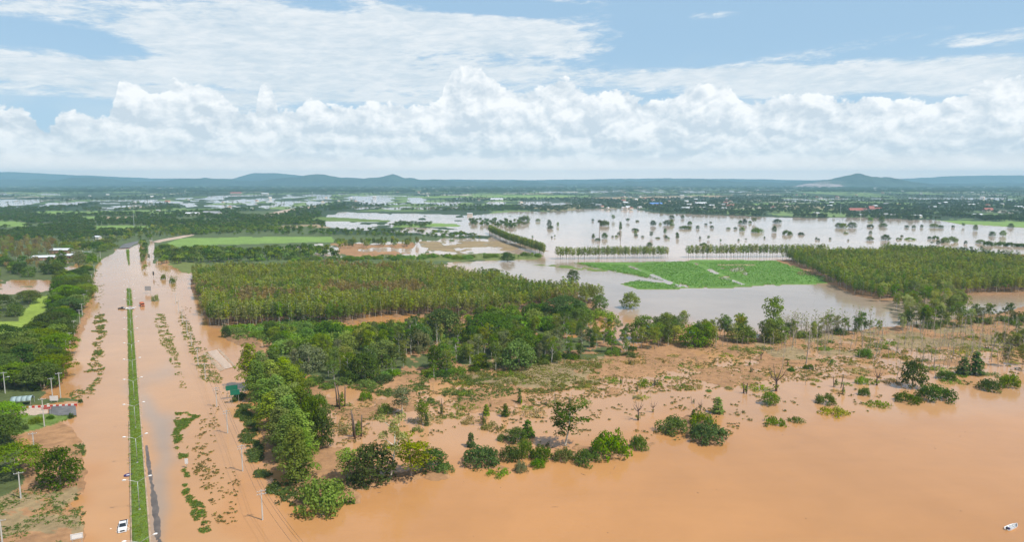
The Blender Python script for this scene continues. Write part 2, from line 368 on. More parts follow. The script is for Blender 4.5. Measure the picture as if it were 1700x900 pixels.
# (op, cover, edge waviness, hole share, polygon)
OPS = [
 ('L', 'far', 1.0, 0, [(-900,300),(2600,300),(2600,372),(1700,371),(1560,366),(1440,362),(1340,362),(1260,360),(1180,357),(1100,355),(1060,347),(975,347),(925,352),(850,352),(840,372),(815,395),(820,430),(740,440),(560,445),(330,450),(-900,450)]),
 ('L', 'field', .5, 0, [(1560,366),(1700,369),(2600,372),(2600,379),(1700,378),(1600,372)]),
 ('L', 'plain', .6, 0, [(-900,352),(330,352),(470,350),(520,368),(560,390),(700,392),(815,398),(820,430),(740,440),(560,445),(330,450),(-900,450)]),
 # flooded stretches on the left plain
 ('W', '', 1.0, .25, [(-900,328),(60,331),(128,336),(132,341),(60,345),(-900,348)]),
 ('W', '', 1.0, .45, [(-900,319),(60,320),(100,322),(100,324),(-900,324)]),
 ('W', '', 1.0, .35, [(160,343),(255,339),(258,343),(175,350)]),
 ('W', '', 1.0, .50, [(285,330),(380,324),(560,322),(700,326),(770,329),(700,337),(640,341),(560,336),(500,345),(400,347),(300,347)]),
 ('W', '', 1.0, .40, [(700,336),(930,334),(960,340),(930,343),(720,341)]),
 ('W', '', .7, .05, [(535,362),(560,352),(640,354),(790,357),(850,351),(900,352),(860,385),(815,392),(790,384),(740,378),(660,374),(640,369),(540,370)]),
 ('W', '', .7, .25, [(540,368),(640,372),(700,378),(800,384),(815,392),(760,393),(700,388),(640,384),(540,378)]),
 ('W', '', .8, .55, [(860,317),(1330,315),(1330,319),(860,321)]),
 ('W', '', .8, .50, [(120,333),(300,331),(300,337),(120,339)]),
 ('W', '', .8, .40, [(560,342),(760,344),(760,348),(600,348)]),
 ('W', '', .8, .55, [(1300,330),(1700,328),(1700,332),(1300,335)]),
 ('L', 'field', .5, .2, [(60,351),(260,350),(300,354),(80,356)]), ('L', 'field', .5, .2, [(1240,338),(1500,336),(1520,339),(1260,341)]),
 ('L', 'grass', .4, 0, [(470,358),(560,361),(650,366),(640,369),(530,367),(485,363)]),
 ('L', 'field', .4, 0, [(655,373),(700,371),(760,371),(770,376),(650,378)]),
 ('L', 'tan', .4, .1, [(440,376),(530,373),(545,378),(450,380)]),
 ('L', 'field', .3, 0, [(278,405),(300,396),(400,394),(553,393),(556,402),(470,404),(400,406),(340,408),(285,411)]),
 ('L', 'field', .3, 0, [(-400,368),(20,367),(45,370),(45,376),(0,378),(-400,378)]),
 ('L', 'field', .3, 0, [(150,376),(210,374),(275,378),(275,383),(160,384)]),
 ('L', 'tan', .5, 0, [(165,360),(230,360),(230,364),(165,365)]),
 ('L', 'field', .5, 0, [(133,360),(160,360),(160,365),(135,366)]),
 ('L', 'field', .5, 0, [(600,327),(900,324),(1000,326),(900,329)]), ('L', 'tan', .5, .3, [(975,328),(1100,326),(1220,324),(1220,327),(1000,331)]),
 ('W', '', .5, .15, [(460,410),(560,404),(690,401),(700,396),(790,396),(905,405),(900,425),(810,425),(700,425),(560,428),(470,418)]),
 ('L', 'mud', .8, .35, [(555,404),(690,402),(700,425),(560,428)]),
 ('L', 'dry', .8, .45, [(700,398),(800,397),(905,405),(900,418),(860,412),(840,425),(700,425)]),
 ('L', 'weed', .4, 0, [(640,428),(820,420),(905,424),(900,431),(800,433),(700,434)]),
 # the big flooded basin around the crop
 ('W', '', .5, 0, [(740,436),(800,434),(905,432),(1115,431),(1290,433),(1312,437),(1400,470),(1445,490),(1700,486),(2600,484),(2600,540),(1700,520),(1440,520),(1200,530),(1080,515),(1000,500),(960,480),(900,468),(800,455)]),
 ('L', 'crop', .35, .03, [(952,436),(1130,434),(1148,431),(1285,433),(1385,466),(1388,471),(1160,479),(1060,481),(1030,472),(1110,468),(985,444)]),
 ('L', 'crop', .15, 0, [(1030,471),(1060,464),(1135,476),(1128,480),(1060,481)]),
 ('W', '', .15, .25, [(1040,441),(1048,441),(1098,461),(1132,476),(1122,477),(1088,464)]),
 ('W', '', .15, .5, [(1150,437),(1157,437),(1200,456),(1242,473),(1234,474),(1190,458)]),
 ('W', '', .4, .3, [(1000,447),(1050,452),(1090,468),(1040,466),(985,452)]),
 ('L', 'grass', .5, .3, [(880,437),(950,441),(1000,447),(1010,452),(960,447),(890,441)]),
 ('L', 'tan', .3, 0, [(1195,440),(1250,439),(1250,441),(1195,442)]),
 # plantation floors
 ('L', 'wet', .3, .1, [(310,458),(345,542),(372,548),(560,545),(650,528),(800,526),(985,512),(1000,500),(950,490),(760,468),(700,450),(500,450)]),
 ('L', 'weed', .3, 0, [(276,436),(340,437),(345,447),(310,455),(290,448)]),
 ('L', 'wet', .3, .1, [(1300,432),(1420,492),(1470,500),(1560,492),(1700,488),(2400,488),(2400,425),(1500,422)]),
 ('L', 'mud', .3, .1, [(1293,432),(1300,432),(1422,492),(1398,478)]),
 # mixed wood
 ('L', 'weed', .6, .1, [(372,548),(480,538),(560,545),(640,545),(620,570),(500,575),(420,562),(385,560)]),
 ('L', 'mud', .8, .12, [(430,560),(560,548),(720,530),(860,528),(985,515),(1010,560),(1060,590),(980,600),(830,622),(660,640),(560,660),(480,650),(430,600)]),
 ('L', 'floor', .8, .30, [(440,575),(600,560),(800,545),(960,530),(1040,575),(980,596),(830,612),(660,632),(560,650),(480,630)]),
 ('W', '', .6, .2, [(560,545),(690,520),(700,532),(600,556)]), ('W', '', .6, .2, [(870,522),(920,530),(930,548),(890,552),(860,535)]),
 ('L', 'mud', .6, .2, [(1055,560),(1100,535),(1290,560),(1300,572),(1180,585),(1060,592)]),
 ('L', 'mud', .5, .1, [(1290,556),(1450,545),(1560,535),(1700,510),(1900,505),(1900,560),(1500,560),(1300,572)]),
 # scrub flats: wet sand islands among shallow water
 ('L', 'mud', 1.2, .60, [(520,640),(700,625),(900,592),(1060,575),(1300,560),(1500,545),(1900,540),(1900,600),(1650,610),(1500,625),(1350,625),(1200,640),(1050,650),(960,665),(830,690),(700,690),(560,740),(525,720)]),
 ('L', 'dry', .8, .35, [(760,610),(900,590),(1000,588),(990,640),(900,650),(780,640)]),
 ('L', 'dry', .8, .45, [(1240,560),(1440,548),(1900,530),(1900,575),(1500,580),(1300,600)]),
 ('L', 'mud', .5, .1, [(560,745),(600,760),(640,790),(720,780),(740,790),(640,808),(590,812),(560,800)]),
 # left bank of the road
 ('L', 'floor', .3, 0, [(-900,440),(120,430),(150,420),(205,404),(235,401),(215,408),(185,420),(160,440),(152,470),(150,500),(132,540),(108,580),(88,640),(30,690),(-900,700)]),
 ('L', 'mud', .4, .1, [(140,512),(150,512),(135,548),(118,572),(96,622),(88,660),(70,665),(95,590)]),
 ('W', '', .25, 0, [(318,462),(300,446),(276,432),(262,434),(256,440),(248,432),(240,412),(235,403),(216,411),(196,413),(172,428),(163,440),(158,456),(154,480),(152,520),(300,530)]),
 ('W', '', .2, .05, [(247,396),(254,394),(256,430),(250,440),(246,425)]),
 ('L', 'weed', .4, .1, [(274,434),(330,436),(330,446),(300,447)]),
 ('W', '', .3, .05, [(-900,466),(50,465),(98,467),(90,480),(60,488),(-900,486)]),
 ('W', '', .5, .3, [(98,432),(142,434),(145,446),(120,452),(96,446)]),
 ('L', 'mud', .5, .2, [(100,404),(140,408),(150,412),(110,410)]),
 ('L', 'bright', .3, 0, [(58,494),(86,490),(80,510),(60,530),(44,548),(46,572),(0,588),(-300,600),(-300,545),(30,535)]),
 ('L', 'mud', .5, .15, [(-900,690),(30,700),(78,696),(100,702),(128,720),(138,790),(140,870),(135,1000),(-900,1000)]),
 ('L', 'dry', .6, .5, [(-400,830),(60,815),(120,800),(135,860),(125,1000),(-400,1000)]),
 ('L', 'grass', .4, 0, [(20,690),(60,690),(118,690),(126,693),(90,706),(40,722),(15,725)]),
 ('L', 'floor', .4, 0, [(-400,640),(20,650),(88,662),(126,664),(128,668),(60,672),(20,690),(30,760),(40,800),(0,830),(-400,830)]),
 # right bank, under the tall row
 ('L', 'mud', .5, .15, [(395,600),(410,640),(425,700),(445,760),(462,805),(482,832),(500,845),(585,832),(590,800),(560,745),(540,660),(480,620),(420,590)]),
 ('L', 'wet', .3, 0, [(350,500),(372,546),(420,552),(430,560),(425,585),(395,575),(372,560)]),
 ('L', 'mud', .4, .2, [(262,434),(280,434),(282,444),(266,442)]),
 # river bank shrubs' footing
 ('L', 'mud', .9, .5, [(760,766),(830,740),(930,720),(980,740),(1070,735),(1090,745),(990,765),(920,775),(840,790),(770,772)]),
 ('L', 'wet', .6, .3, [(1080,710),(1150,690),(1215,715),(1200,730),(1140,735)]),
]
WOPS = [  # colour of the water: paler where it runs thin over the road and the scrub flats; some sheen and sky reflection painted in
 ((.53,.285,.125), [(130,400),(260,400),(320,560),(400,700),(430,1000),(130,1000)]),
 ((.52,.285,.135), [(520,650),(900,590),(1300,560),(1900,540),(1900,640),(1380,690),(1100,715),(700,760),(540,760)]),
 ((.38,.275,.195), [(238,610),(258,610),(272,760),(290,900),(304,1010),(244,1010),(244,900),(240,780)]),  # grey sheen over the wet asphalt beside the median, put into the water colour
 ((.58,.43,.33), [(-900,303),(2600,303),(2600,440),(1300,432),(905,428),(560,432),(400,400),(-900,400)]),  # far flood and lake: pale sky reflection painted into the water colour
 ((.40,.31,.235), [(730,432),(1290,433),(1440,490),(1700,486),(1700,530),(1300,560),(1000,520)]),  # basin: greyish sky reflection painted into the water colour
]
STRAIGHT = []   # land with crisp man-made edges, built as its own mesh
def axis(lo, hi, st): return list(np.arange(lo, hi, st))
def build_ground():
    ys = np.array(axis(305.2, 345, .5) + axis(345, 450, 1.0) + axis(450, 1000, 2.0)); xs = np.arange(-420, 2121, 2.5)
    PX, PY = np.meshgrid(xs, ys)
    a = PX - 850.0; b = 450.0 - PY; dy = b * SP + F * CP; dz = b * CP - F * SP; t = -H / dz
    WX, WY = a * t, dy * t
    D = WY
    land = np.zeros(WX.shape); col = np.zeros(WX.shape + (3,)); col[:] = COV['wet']
    for k, (op, cov, wav, hole, poly) in enumerate(OPS):
        amp = wav * (5.0 + 0.016 * D)
        sc = 7.0 + D * 0.018
        wx = (fbm(WX / sc, WY / sc, 3 + k) - .5) * amp * 2.4; wy = (fbm(WX / sc, WY / sc, 91 + k) - .5) * amp * 2.4
        m = inside(WX + wx, WY + wy, wpoly(poly))
        if hole:
            hn = fbm(WX / (9 + D * .02), WY / (7 + D * .012), 200 + k, 5)
            thr = np.quantile(hn[m], hole) if m.any() else 0
            m &= hn > thr
        if op == 'L': land[m] = 1; col[m] = COV[cov]
        else: land[m] = 0
    s = land.copy()
    s[1:-1, 1:-1] = (land[1:-1, 1:-1] * 2 + land[:-2, 1:-1] + land[2:, 1:-1] + land[1:-1, :-2] + land[1:-1, 2:]) / 6
    Z = (s - .5) * 0.7 + (fbm(WX / 3.0, WY / 3.0, 5) - .5) * .22
    # patchwork of far fields
    fr = np.clip((1200.0 - 0) / 1, 0, 1)
    cell = hsh(np.floor(WX / 170 + vn(WX / 300, WY / 300, 8)), np.floor(WY / 420 + vn(WX / 200, WY / 900, 9)), 4)
    far = (D > 1250) & (land > 0) & (np.abs(col - np.array(COV['far'])).sum(-1) < .01)
    for lo, hi, c in ((.0, .22, (.18, .26, .08)), (.22, .32, (.28, .25, .13)), (.32, .42, (.13, .20, .06)), (.42, .46, (.42, .38, .30))):
        mm = far & (cell >= lo) & (cell < hi) & (fbm(WX / 60, WY / 150, 44) > .47); col[mm] = c
    n, mcol = WX.shape
    V = np.stack([WX, WY, Z], -1).reshape(-1, 3)
    i = np.arange(n * mcol).reshape(n, mcol)
    Fq = np.stack([i[:-1, :-1], i[1:, :-1], i[1:, 1:], i[:-1, 1:]], -1).reshape(-1, 4)
    lf = (s > 0.0).ravel()[Fq].any(1)
    Fq = Fq[lf]
    me = mesh_np('ground', V, [Fq], M['ground'], color=col.reshape(-1, 3), smooth=True)
    tag(link(bpy.data.objects.new('ground', me)), kind='structure', label='muddy banks, fields and plain between flooded stretches')
    # water sheet, everywhere else
    ys2 = ys[::3]; xs2 = np.concatenate([[-9000, -4000, -1500, -800], np.arange(-420, 2121, 6), [2500, 3200, 5600, 10600]])
    PX, PY = np.meshgrid(xs2, np.concatenate([[303.9], ys2, [1010, 1200]]))
    a = PX - 850.0; b = 450.0 - PY; dy = b * SP + F * CP; dz = b * CP - F * SP; t = -H / dz
    x, y = a * t, dy * t
    # one more row behind the camera
    x = np.vstack([x, x[-1:] * 6]); y = np.vstack([y, np.full((1, x.shape[1]), -2500.0)])
    col = np.zeros(x.shape + (3,)); col[:] = (.505, .250, .095)
    blend = np.zeros(x.shape)
    for c, poly in WOPS:
        m = inside(x + (fbm(x / 30, y / 30, 61) - .5) * 30, y + (fbm(x / 30, y / 60, 62) - .5) * 60, wpoly(poly)).astype(float)
        for _ in range(4):
            m[1:-1, 1:-1] = (m[1:-1, 1:-1] + m[:-2, 1:-1] + m[2:, 1:-1] + m[1:-1, :-2] + m[1:-1, 2:]) / 5
        col = col * (1 - m[..., None]) + np.array(c) * m[..., None]
    n, mcol = x.shape
    V = np.stack([x, y, np.zeros_like(x)], -1).reshape(-1, 3); i = np.arange(n * mcol).reshape(n, mcol)
    Fq = np.stack([i[:-1, :-1], i[1:, :-1], i[1:, 1:], i[:-1, 1:]], -1).reshape(-1, 4)
    me = mesh_np('water', V, [Fq], M['water'], color=col.reshape(-1, 3), smooth=True)
    tag(link(bpy.data.objects.new('water', me)), kind='structure', label='orange brown flood water')
build_ground()

# ------------------------------------------------------------------ hills
def hill_mat(name, green, rock=None):
    m, nt, b, out = new_mat(name)
    p = pos(nt)
    n = noise(nt, p, 0.004, 6, 0.65); n2 = noise(nt, scaled(nt, p, (1, .4, 1.6)), 0.003, 7, 0.7)
    c = mixc(nt, n.smooth(.3, .7), tuple(v * .7 for v in green), tuple(v * 1.4 for v in green))
    if rock:
        sep = nt.nodes.new('ShaderNodeSeparateXYZ'); nt.links.new(p, sep.inputs[0])
        k = (X(nt, sep.outputs[0]) * -0.0022 + rock[1] + (n2 - .5) * 3.2).smooth(-.1, .6)
        c = mixc(nt, k, c, rock[0])
    nt.links.new(c, b.inputs['Base Color']); b.inputs['Roughness'].default_value = .95; b.inputs['Specular IOR Level'].default_value = .1
    bump(nt, b, n2, 1.0, 60.0)
    return m
def ridge(name, line, dist, width, seed, mat, label, rough=1.0):
    xs = np.arange(line[0][0], line[-1][0] + .1, 4.0 if rough < 1.2 else 2.0)
    ty = np.interp(xs, [p[0] for p in line], [p[1] for p in line]); ty = ty - (fbm(xs / (16.0 if rough < 1.2 else 9.0), xs * 0, seed + 2, 4) - .5) * (5.5 if rough > 1.2 else 4.2 if rough > .8 else 1.0)
    nj = 18; rows = []
    for j in range(nj):
        t = j / (nj - 1)
        yy = dist + (t - .62) * width
        prof = math.sin(min(t / .62, 1) * math.pi / 2) ** 1.3 if t <= .62 else math.cos((t - .62) / .38 * math.pi / 2)
        X_ = (xs - 850) / F * dist / CP * 1.0
        top = H + (YH - ty) / F * dist * 1.0
        nz = fbm(X_ / (width * .22), np.full_like(X_, yy / (width * .22)), seed, 5)
        nz2 = fbm(X_ / 90.0, np.full_like(X_, yy / 90.0), seed + 9, 3)
        z = top * prof * (1 + (nz - .5) * .9 * rough * (1 - prof * .75)) + (nz2 - .5) * 14 * rough * (top / 150) - 6 * (1 - prof)
        rows.append(np.stack([X_, np.full_like(X_, yy), z], -1))
    V = np.stack(rows); n, mc = V.shape[:2]; i = np.arange(n * mc).reshape(n, mc)
    Fq = np.stack([i[:-1, :-1], i[:-1, 1:], i[1:, 1:], i[1:, :-1]], -1).reshape(-1, 4)
    me = mesh_np(name, V.reshape(-1, 3), [Fq], mat, smooth=True)
    tag(link(bpy.data.objects.new(name, me)), kind='structure', label=label)
HG = hill_mat('forested_hill', (.04, .065, .035)); HR = hill_mat('rocky_hill', (.05, .075, .04), ((.50, .40, .37), 8.05))
ridge('hills', [(-700,288),(-300,284),(0,285),(70,287),(150,291),(260,296),(400,297),(415,292),(432,287),(470,288),(520,293),(600,298),(760,298),(900,298.5),(1090,296),(1230,297),(1340,299),(1500,296),(1560,293),(1620,291),(1760,291),(2100,294),(2500,297)], 12300, 1600, 3, HG, 'long pale blue tableland on the horizon', .5)
ridge('hills', [(-700,300),(-200,297),(0,300),(60,298),(110,299),(170,293.5),(200,296),(240,302),(290,300),(340,295),(365,297),(400,299),(435,301),(470,295),(505,293),(525,289),(545,290.5),(575,296),(610,296),(640,294),(656,291),(680,295),(700,298),(730,297),(770,301),(820,302),(860,300),(900,303),(960,305),(1020,302),(1080,299),(1120,300),(1160,298),(1210,302),(1260,303),(1330,302),(1400,304),(1500,305),(1700,304),(2100,302),(2500,303)], 9600, 1500, 11, HG, 'blue forested hills rising behind the plain', 1.0)
ridge('rocky_hill', [(1315,309),(1335,305),(1352,302),(1368,297),(1385,294),(1398,291),(1412,287),(1424,290),(1440,293),(1448,295),(1462,294),(1476,296),(1490,299),(1505,302),(1520,306),(1545,310)], 8000, 900, 23, HR, 'rocky hill with bare pinkish cliff standing out of the plain', 1.3)

# ------------------------------------------------------------------ trees and bushes: shapes
class Leaves:
    def __init__(s): s.V, s.F, s.t, s.k = [], [], [], 0
    def cloud(s, blobs, n, size, rs, shell=.55, up=.25, spread=.75, under=False):
        B = np.array(blobs, float); area = (B[:, 3] * B[:, 4] + B[:, 3] * B[:, 5] + B[:, 4] * B[:, 5]); pr = area / area.sum()
        bi = rs.choice(len(B), n, p=pr); b = B[bi]
        d = rs.normal(size=(n, 3)); d /= np.linalg.norm(d, axis=1)[:, None]
        low = d[:, 2] < (-.9 if under else -.35); d[low, 2] *= -.6; d /= np.linalg.norm(d, axis=1)[:, None]
        r = shell + (1.08 - shell) * rs.rand(n) ** .6
        c = b[:, :3] + d * b[:, 3:] * r[:, None]
        nr = d / b[:, 3:]; nr /= np.linalg.norm(nr, axis=1)[:, None]
        nr = nr + rs.normal(size=(n, 3)) * spread * .6; nr[:, 2] += up; nr /= np.linalg.norm(nr, axis=1)[:, None]
        h = rs.normal(size=(n, 3)); u = np.cross(nr, h); u /= np.linalg.norm(u, axis=1)[:, None]; w = np.cross(nr, u)
        sz = size * (.6 + .8 * rs.rand(n)); asp = .55 + .35 * rs.rand(n)
        u *= (sz / 2)[:, None]; w *= (sz * asp / 2)[:, None]
        q = np.stack([c - u - w * .35, c - w * 1.0 + nr * 0 + u * .1, c + u * 1.1 + w * .15, c + w * 1.0 - u * .15], 1)
        q[:, 2] -= nr * (sz * .12)[:, None]; q[:, 0] -= nr * (sz * .12)[:, None]
        s.V.append(q.reshape(-1, 3)); s.F.append(np.arange(n * 4).reshape(n, 4) + s.k); s.k += n * 4
        bt = rs.rand(len(B))[bi]
        s.t.append(.15 + .5 * bt + .35 * rs.rand(n))
    def arrays(s): return np.concatenate(s.V), np.concatenate(s.F), np.concatenate(s.t)

def tree_data(name, leaves, trunk, bark):
    """returns (crown mesh, trunk mesh, joined mesh)"""
    V, Fq, t = leaves.arrays()
    crown = mesh_np(name + '_crown', V, [Fq], M['leaf'], tint=t)
    if trunk is None: return crown, None, crown
    tm = trunk.data(name + '_trunk', M[bark], True)
    tv = np.array(trunk.v); q4 = [f for f in trunk.f if len(f) == 4]; qn = [f for f in trunk.f if len(f) != 4]
    Fs = [Fq, np.array(q4) + len(V)]; mi = [0] * len(Fq) + [1] * len(q4)
    tt = np.concatenate([t, np.full(len(q4), .5)])
    j = mesh_np(name + '_whole', np.vstack([V, tv]), Fs, [M['leaf'], M[bark]], mi=mi, tint=tt)
    return crown, tm, j
def limb_tubes(mb, h, r, rs, n, z0, z1, out, lean=.03, bend=.3):
    top = Vector((rs.normal() * lean * h, rs.normal() * lean * h, h))
    mid = top * .5 + Vector((rs.normal() * .02 * h, rs.normal() * .02 * h, 0))
    pts = [Vector((0, 0, -.8)), Vector((0, 0, .3)), mid, top]
    mb.tube(pts, [r * 1.3, r, r * .7, r * .25], 6)
    ends = []
    for i in range(n):
        f = z0 + (z1 - z0) * (i + rs.rand() * .6) / n; a = i * 2.4 + rs.rand()
        s_ = (mid * (f / .5)) if f < .5 else mid.lerp(top, (f - .5) / .5)
        o = out * (.7 + .5 * rs.rand()); e = s_ + Vector((math.cos(a) * o, math.sin(a) * o, o * (.5 + .6 * rs.rand())))
        m_ = s_.lerp(e, .5) + Vector((0, 0, -.08 * o)); mb.tube([s_, m_, e], [r * .45, r * .3, r * .1], 4); ends.append(e)
    return ends, top
VAR = {}
def variant(kind, i):
    key = (kind, i)
    if key in VAR: return VAR[key]
    rs = np.random.RandomState(sum(map(ord, kind)) * 31 + i * 977); L = Leaves(); mb = MB(); bark = 'bark'; w = 0
    if kind == 'plantation':
        h = 13; b = []
        for j in range(6):
            z = 4.6 + j * 1.35; rr = (1.2, 1.6, 1.75, 1.65, 1.45, 1.0)[j] * (.85 + .3 * rs.rand()); a = rs.rand() * 6.3
            b.append((math.cos(a) * .5, math.sin(a) * .5, z, rr, rr, 1.0))
        L.cloud(b, 190, .66, rs, .35, .35, 1.0); limb_tubes(mb, 12.3, .10, rs, 0, .4, .8, 1, .02); bark = 'pale_bark' if i % 2 else 'bark'
    elif kind == 'tall':
        h = 18; b = [(0, 0, 8, 1.6, 1.6, 7)]
        for j in range(34):
            z = .8 + 16.2 * (j / 33.) ** .9; R_ = 3.6 * math.sin(min(1, (z + 2.5) / 8) * math.pi / 2) * max(.14, 1 - max(0, z - 6.5) / 12.2) ** .62
            a = j * 2.4 + rs.rand(); q = R_ * (.45 + .4 * rs.rand()); rr = .9 + .65 * R_ / 4 * (.7 + .6 * rs.rand())
            b.append((math.cos(a) * q, math.sin(a) * q, z, rr, rr, rr * 1.25))
        b.append((0, 0, 17, .8, .8, 1.3)); L.cloud(b, 3600, .46, rs, .6, .3, .8); limb_tubes(mb, 16, .3, rs, 3, .2, .6, 2.2)
    elif kind == 'broad':
        h = 9; b = []
        for j in range(24):
            a = j * 2.4 + rs.rand(); f = math.sqrt((j + .5) / 24); z = 2.0 + 5.8 * math.sqrt(max(0, 1 - f * f)) * (.75 + .35 * rs.rand()); q = 4.2 * f
            rr = 1.1 + .9 * rs.rand(); b.append((math.cos(a) * q, math.sin(a) * q, z, rr, rr, rr * .85))
        for j in range(8):
            a = j * .785 + rs.rand() * .5; b.append((math.cos(a) * 3.9, math.sin(a) * 3.9, 2.0 + rs.rand() * 1.5, 1.4, 1.4, 1.2)); b.append((math.cos(a + .4) * 3.2, math.sin(a + .4) * 3.2, .9 + rs.rand() * .8, 1.5, 1.5, 1.1))
        b.append((0, 0, 4.0, 3.0, 3.0, 3.0)); L.cloud(b, 2400, .52, rs, .6, .3, .8); limb_tubes(mb, 6.5, .28, rs, 5, .25, .7, 2.6)
    elif kind == 'spreading':
        h = 12; b = []
        for j in range(46):
            a = j * 2.4 + rs.rand(); f = math.sqrt((j + .5) / 46); z = 5.5 + 5.2 * (1 - f ** 2.4) * (.85 + .2 * rs.rand()) + rs.rand() * .8; q = 9.0 * f
            rr = 1.6 + 1.3 * rs.rand(); b.append((math.cos(a) * q, math.sin(a) * q, z, rr, rr, rr * .5))
        for j in range(12):
            a = j * .52; b.append((math.cos(a) * 7.5, math.sin(a) * 7.5, 4 + rs.rand() * 1.5, 1.8, 1.8, 1.1))
        L.cloud(b, 4600, .6, rs, .55, .5, .7); limb_tubes(mb, 9, .45, rs, 8, .2, .5, 5.2)
    elif kind in ('slender', 'airy'):
        h = 14; pale = kind == 'airy'; ends, top = limb_tubes(mb, 12.6, .27 if pale else .2, rs, 9 if pale else 7, .38, .93, 2.3, .05); bark = 'pale_bark' if pale or i % 2 else 'bark'
        b = [(e.x, e.y, e.z, 1.15, 1.15, 1.3) for e in ends] + [(top.x, top.y, top.z, 1.1, 1.1, 1.3), (top.x * .8, top.y * .8, 11, 1.3, 1.3, 1.7)]
        if not pale:
            for j in range(11):
                a = j * 2.4 + rs.rand(); z = 4.5 + j * .75; rr = 1.0 + .7 * rs.rand(); b.append((math.cos(a) * 1.5, math.sin(a) * 1.5, z, rr, rr, rr * 1.3))
        L.cloud(b, 1300 if pale else 1500, .40 if pale else .46, rs, .35, .1, 1.1)
    elif kind in ('bush', 'mat'):
        h, n, W2 = (4, 26, 4.2) if kind == 'bush' else (1.3, 16, 3.6); b = []
        for j in range(n):
            a = j * 2.4 + rs.rand(); f = math.sqrt((j + .5) / n); q = W2 * f * (.85 + .25 * rs.rand()); z = h * .72 * math.sqrt(max(.02, 1 - f * f * .95)) * (.7 + .5 * rs.rand())
            rr = (.75 + .7 * rs.rand()) * (1 if kind == 'bush' else .8); b.append((math.cos(a) * q, math.sin(a) * q, z * .85 - .25, rr, rr, rr * (.9 if kind == 'bush' else .4)))
        L.cloud(b, 1700 if kind == 'bush' else 600, .42 if kind == 'bush' else .34, rs, .5, .35, .9, True); mb = None
    elif kind == 'column':
        h = 4; b = [(rs.normal() * .12, rs.normal() * .12, .3 + j * .46, (.85 - .07 * j) * (.8 + .4 * rs.rand()), (.85 - .07 * j), .55) for j in range(8)]
        L.cloud(b, 420, .34, rs, .55, .3, .8); limb_tubes(mb, 3.7, .12, rs, 0, .4, .8, 1, .01); bark = 'dark_bark'
    elif kind == 'palm':
        h = 14; mb.tube([(0, 0, -.5), (.1, 0, 6), (0, .1, 12.6)], [.28, .2, .17], 6); b = []
        for j in range(14):
            a = j * 2.4; e = -.2 + .12 * j; b.append((math.cos(a) * 1.1 * math.cos(e), math.sin(a) * 1.1 * math.cos(e), 12.7 + math.sin(e) * 1.1, .55, .55, .35))
        L.cloud(b, 260, .6, rs, .2, .2, .9)
    elif kind == 'dead':
        h = 11; mb2 = Leaves(); ends, top = limb_tubes(mb, 11, .15, rs, 9, .3, .95, 1.3, .06); bark = 'bare_bark'
        L.cloud([(e.x, e.y, e.z, .5, .5, .7) for e in ends], (30, 80, 140)[i % 3], .24, rs, .1, 0, 1.4)
    elif kind == 'snag':
        h = 5; bark = 'dark_bark'; mb.tube([(0, 0, -.5), (.1, .05, 1.2), (.05, .1, 2.3)], [.26, .2, .15], 7)
        for j in range(6):
            a = j * 1.05 + rs.rand() * .6; o = .9 + rs.rand() * .9; z = 1.6 + rs.rand() * .7; tz = 3.4 + rs.rand() * 1.6
            mb.tube([(.05, .1, z), (math.cos(a) * o * .6, math.sin(a) * o * .6, (z + tz) / 2 - .2), (math.cos(a) * o, math.sin(a) * o, tz)], [.11, .07, .025], 5)
            mb.tube([(math.cos(a) * o * .6, math.sin(a) * o * .6, (z + tz) / 2 - .2), (math.cos(a + .5) * o * 1.1, math.sin(a + .5) * o * 1.1, tz * .8)], [.045, .015], 4)
        L.cloud([(0, 0, .7, .7, .7, .7)], 40 if i % 2 else 6, .3, rs)
    elif kind == 'stump':
        h = 4; bark = 'dark_bark'
        for j in range(2 + i % 3):
            x, y = rs.normal() * .35, rs.normal() * .35; hh = 2.4 + rs.rand() * 1.6
            mb.tube([(x, y, -.4), (x * 1.3, y * 1.2, hh * .6), (x * 1.6 + .1, y * 1.4, hh)], [.13, .10, .05 + .03 * rs.rand()], 6)
        L.cloud([(0, 0, .8, .6, .6, 1.0), (.1, .1, 1.7, .35, .35, .9)], 150, .26, rs, .3)
    elif kind == 'far':
        h = 9; b = []
        for j in range(5):
            a = j * 1.3 + rs.rand(); b.append((math.cos(a) * 2.0, math.sin(a) * 2.0, 4.6 + rs.rand() * 2, 2.2, 2.2, 1.9))
        b += [(0, 0, 6.3, 2.6, 2.6, 2.3), (0, 0, 3, 3.0, 3.0, 2.0)]
        L.cloud(b, 130, 1.5, rs, .75, .3, .7); limb_tubes(mb, 6, .3, rs, 0, 0, 0, 1)
    elif kind == 'farwood':
        h = 10; b = []
        for j in range(14):
            b.append((rs.normal() * 8, rs.normal() * 8, 4.5 + rs.rand() * 2.5, 3 + rs.rand() * 2, 3 + rs.rand() * 2, 2.5))
        L.cloud(b, 200, 2.6, rs, .85, .4, .6); mb = None
    V, Fq, t = L.arrays()
    wide = float(np.percentile(np.abs(V[:, :2]), 96)) * 2
    VAR[key] = tree_data(kind, L, mb, bark) + (float(np.percentile(V[:, 2], 99.5)) if kind not in ('dead', 'snag', 'stump') else {'dead': 11, 'snag': 4.6, 'stump': 3.4}[kind], wide)
    return VAR[key]
NVAR = dict(plantation=6, tall=4, broad=6, spreading=4, slender=6, airy=4, bush=6, mat=4, column=4, palm=2, dead=6, snag=4, stump=4, far=6, farwood=4)
NAMES = dict(plantation='plantation_tree', tall='dense_tree', broad='broadleaf_tree', spreading='spreading_tree', slender='slender_tree', airy='pale_trunk_tree', bush='bush', mat='low_shrub',
             column='vine_covered_stump', palm='palm_tree', dead='bare_tree', snag='dead_tree', stump='dead_stump', far='distant_tree')
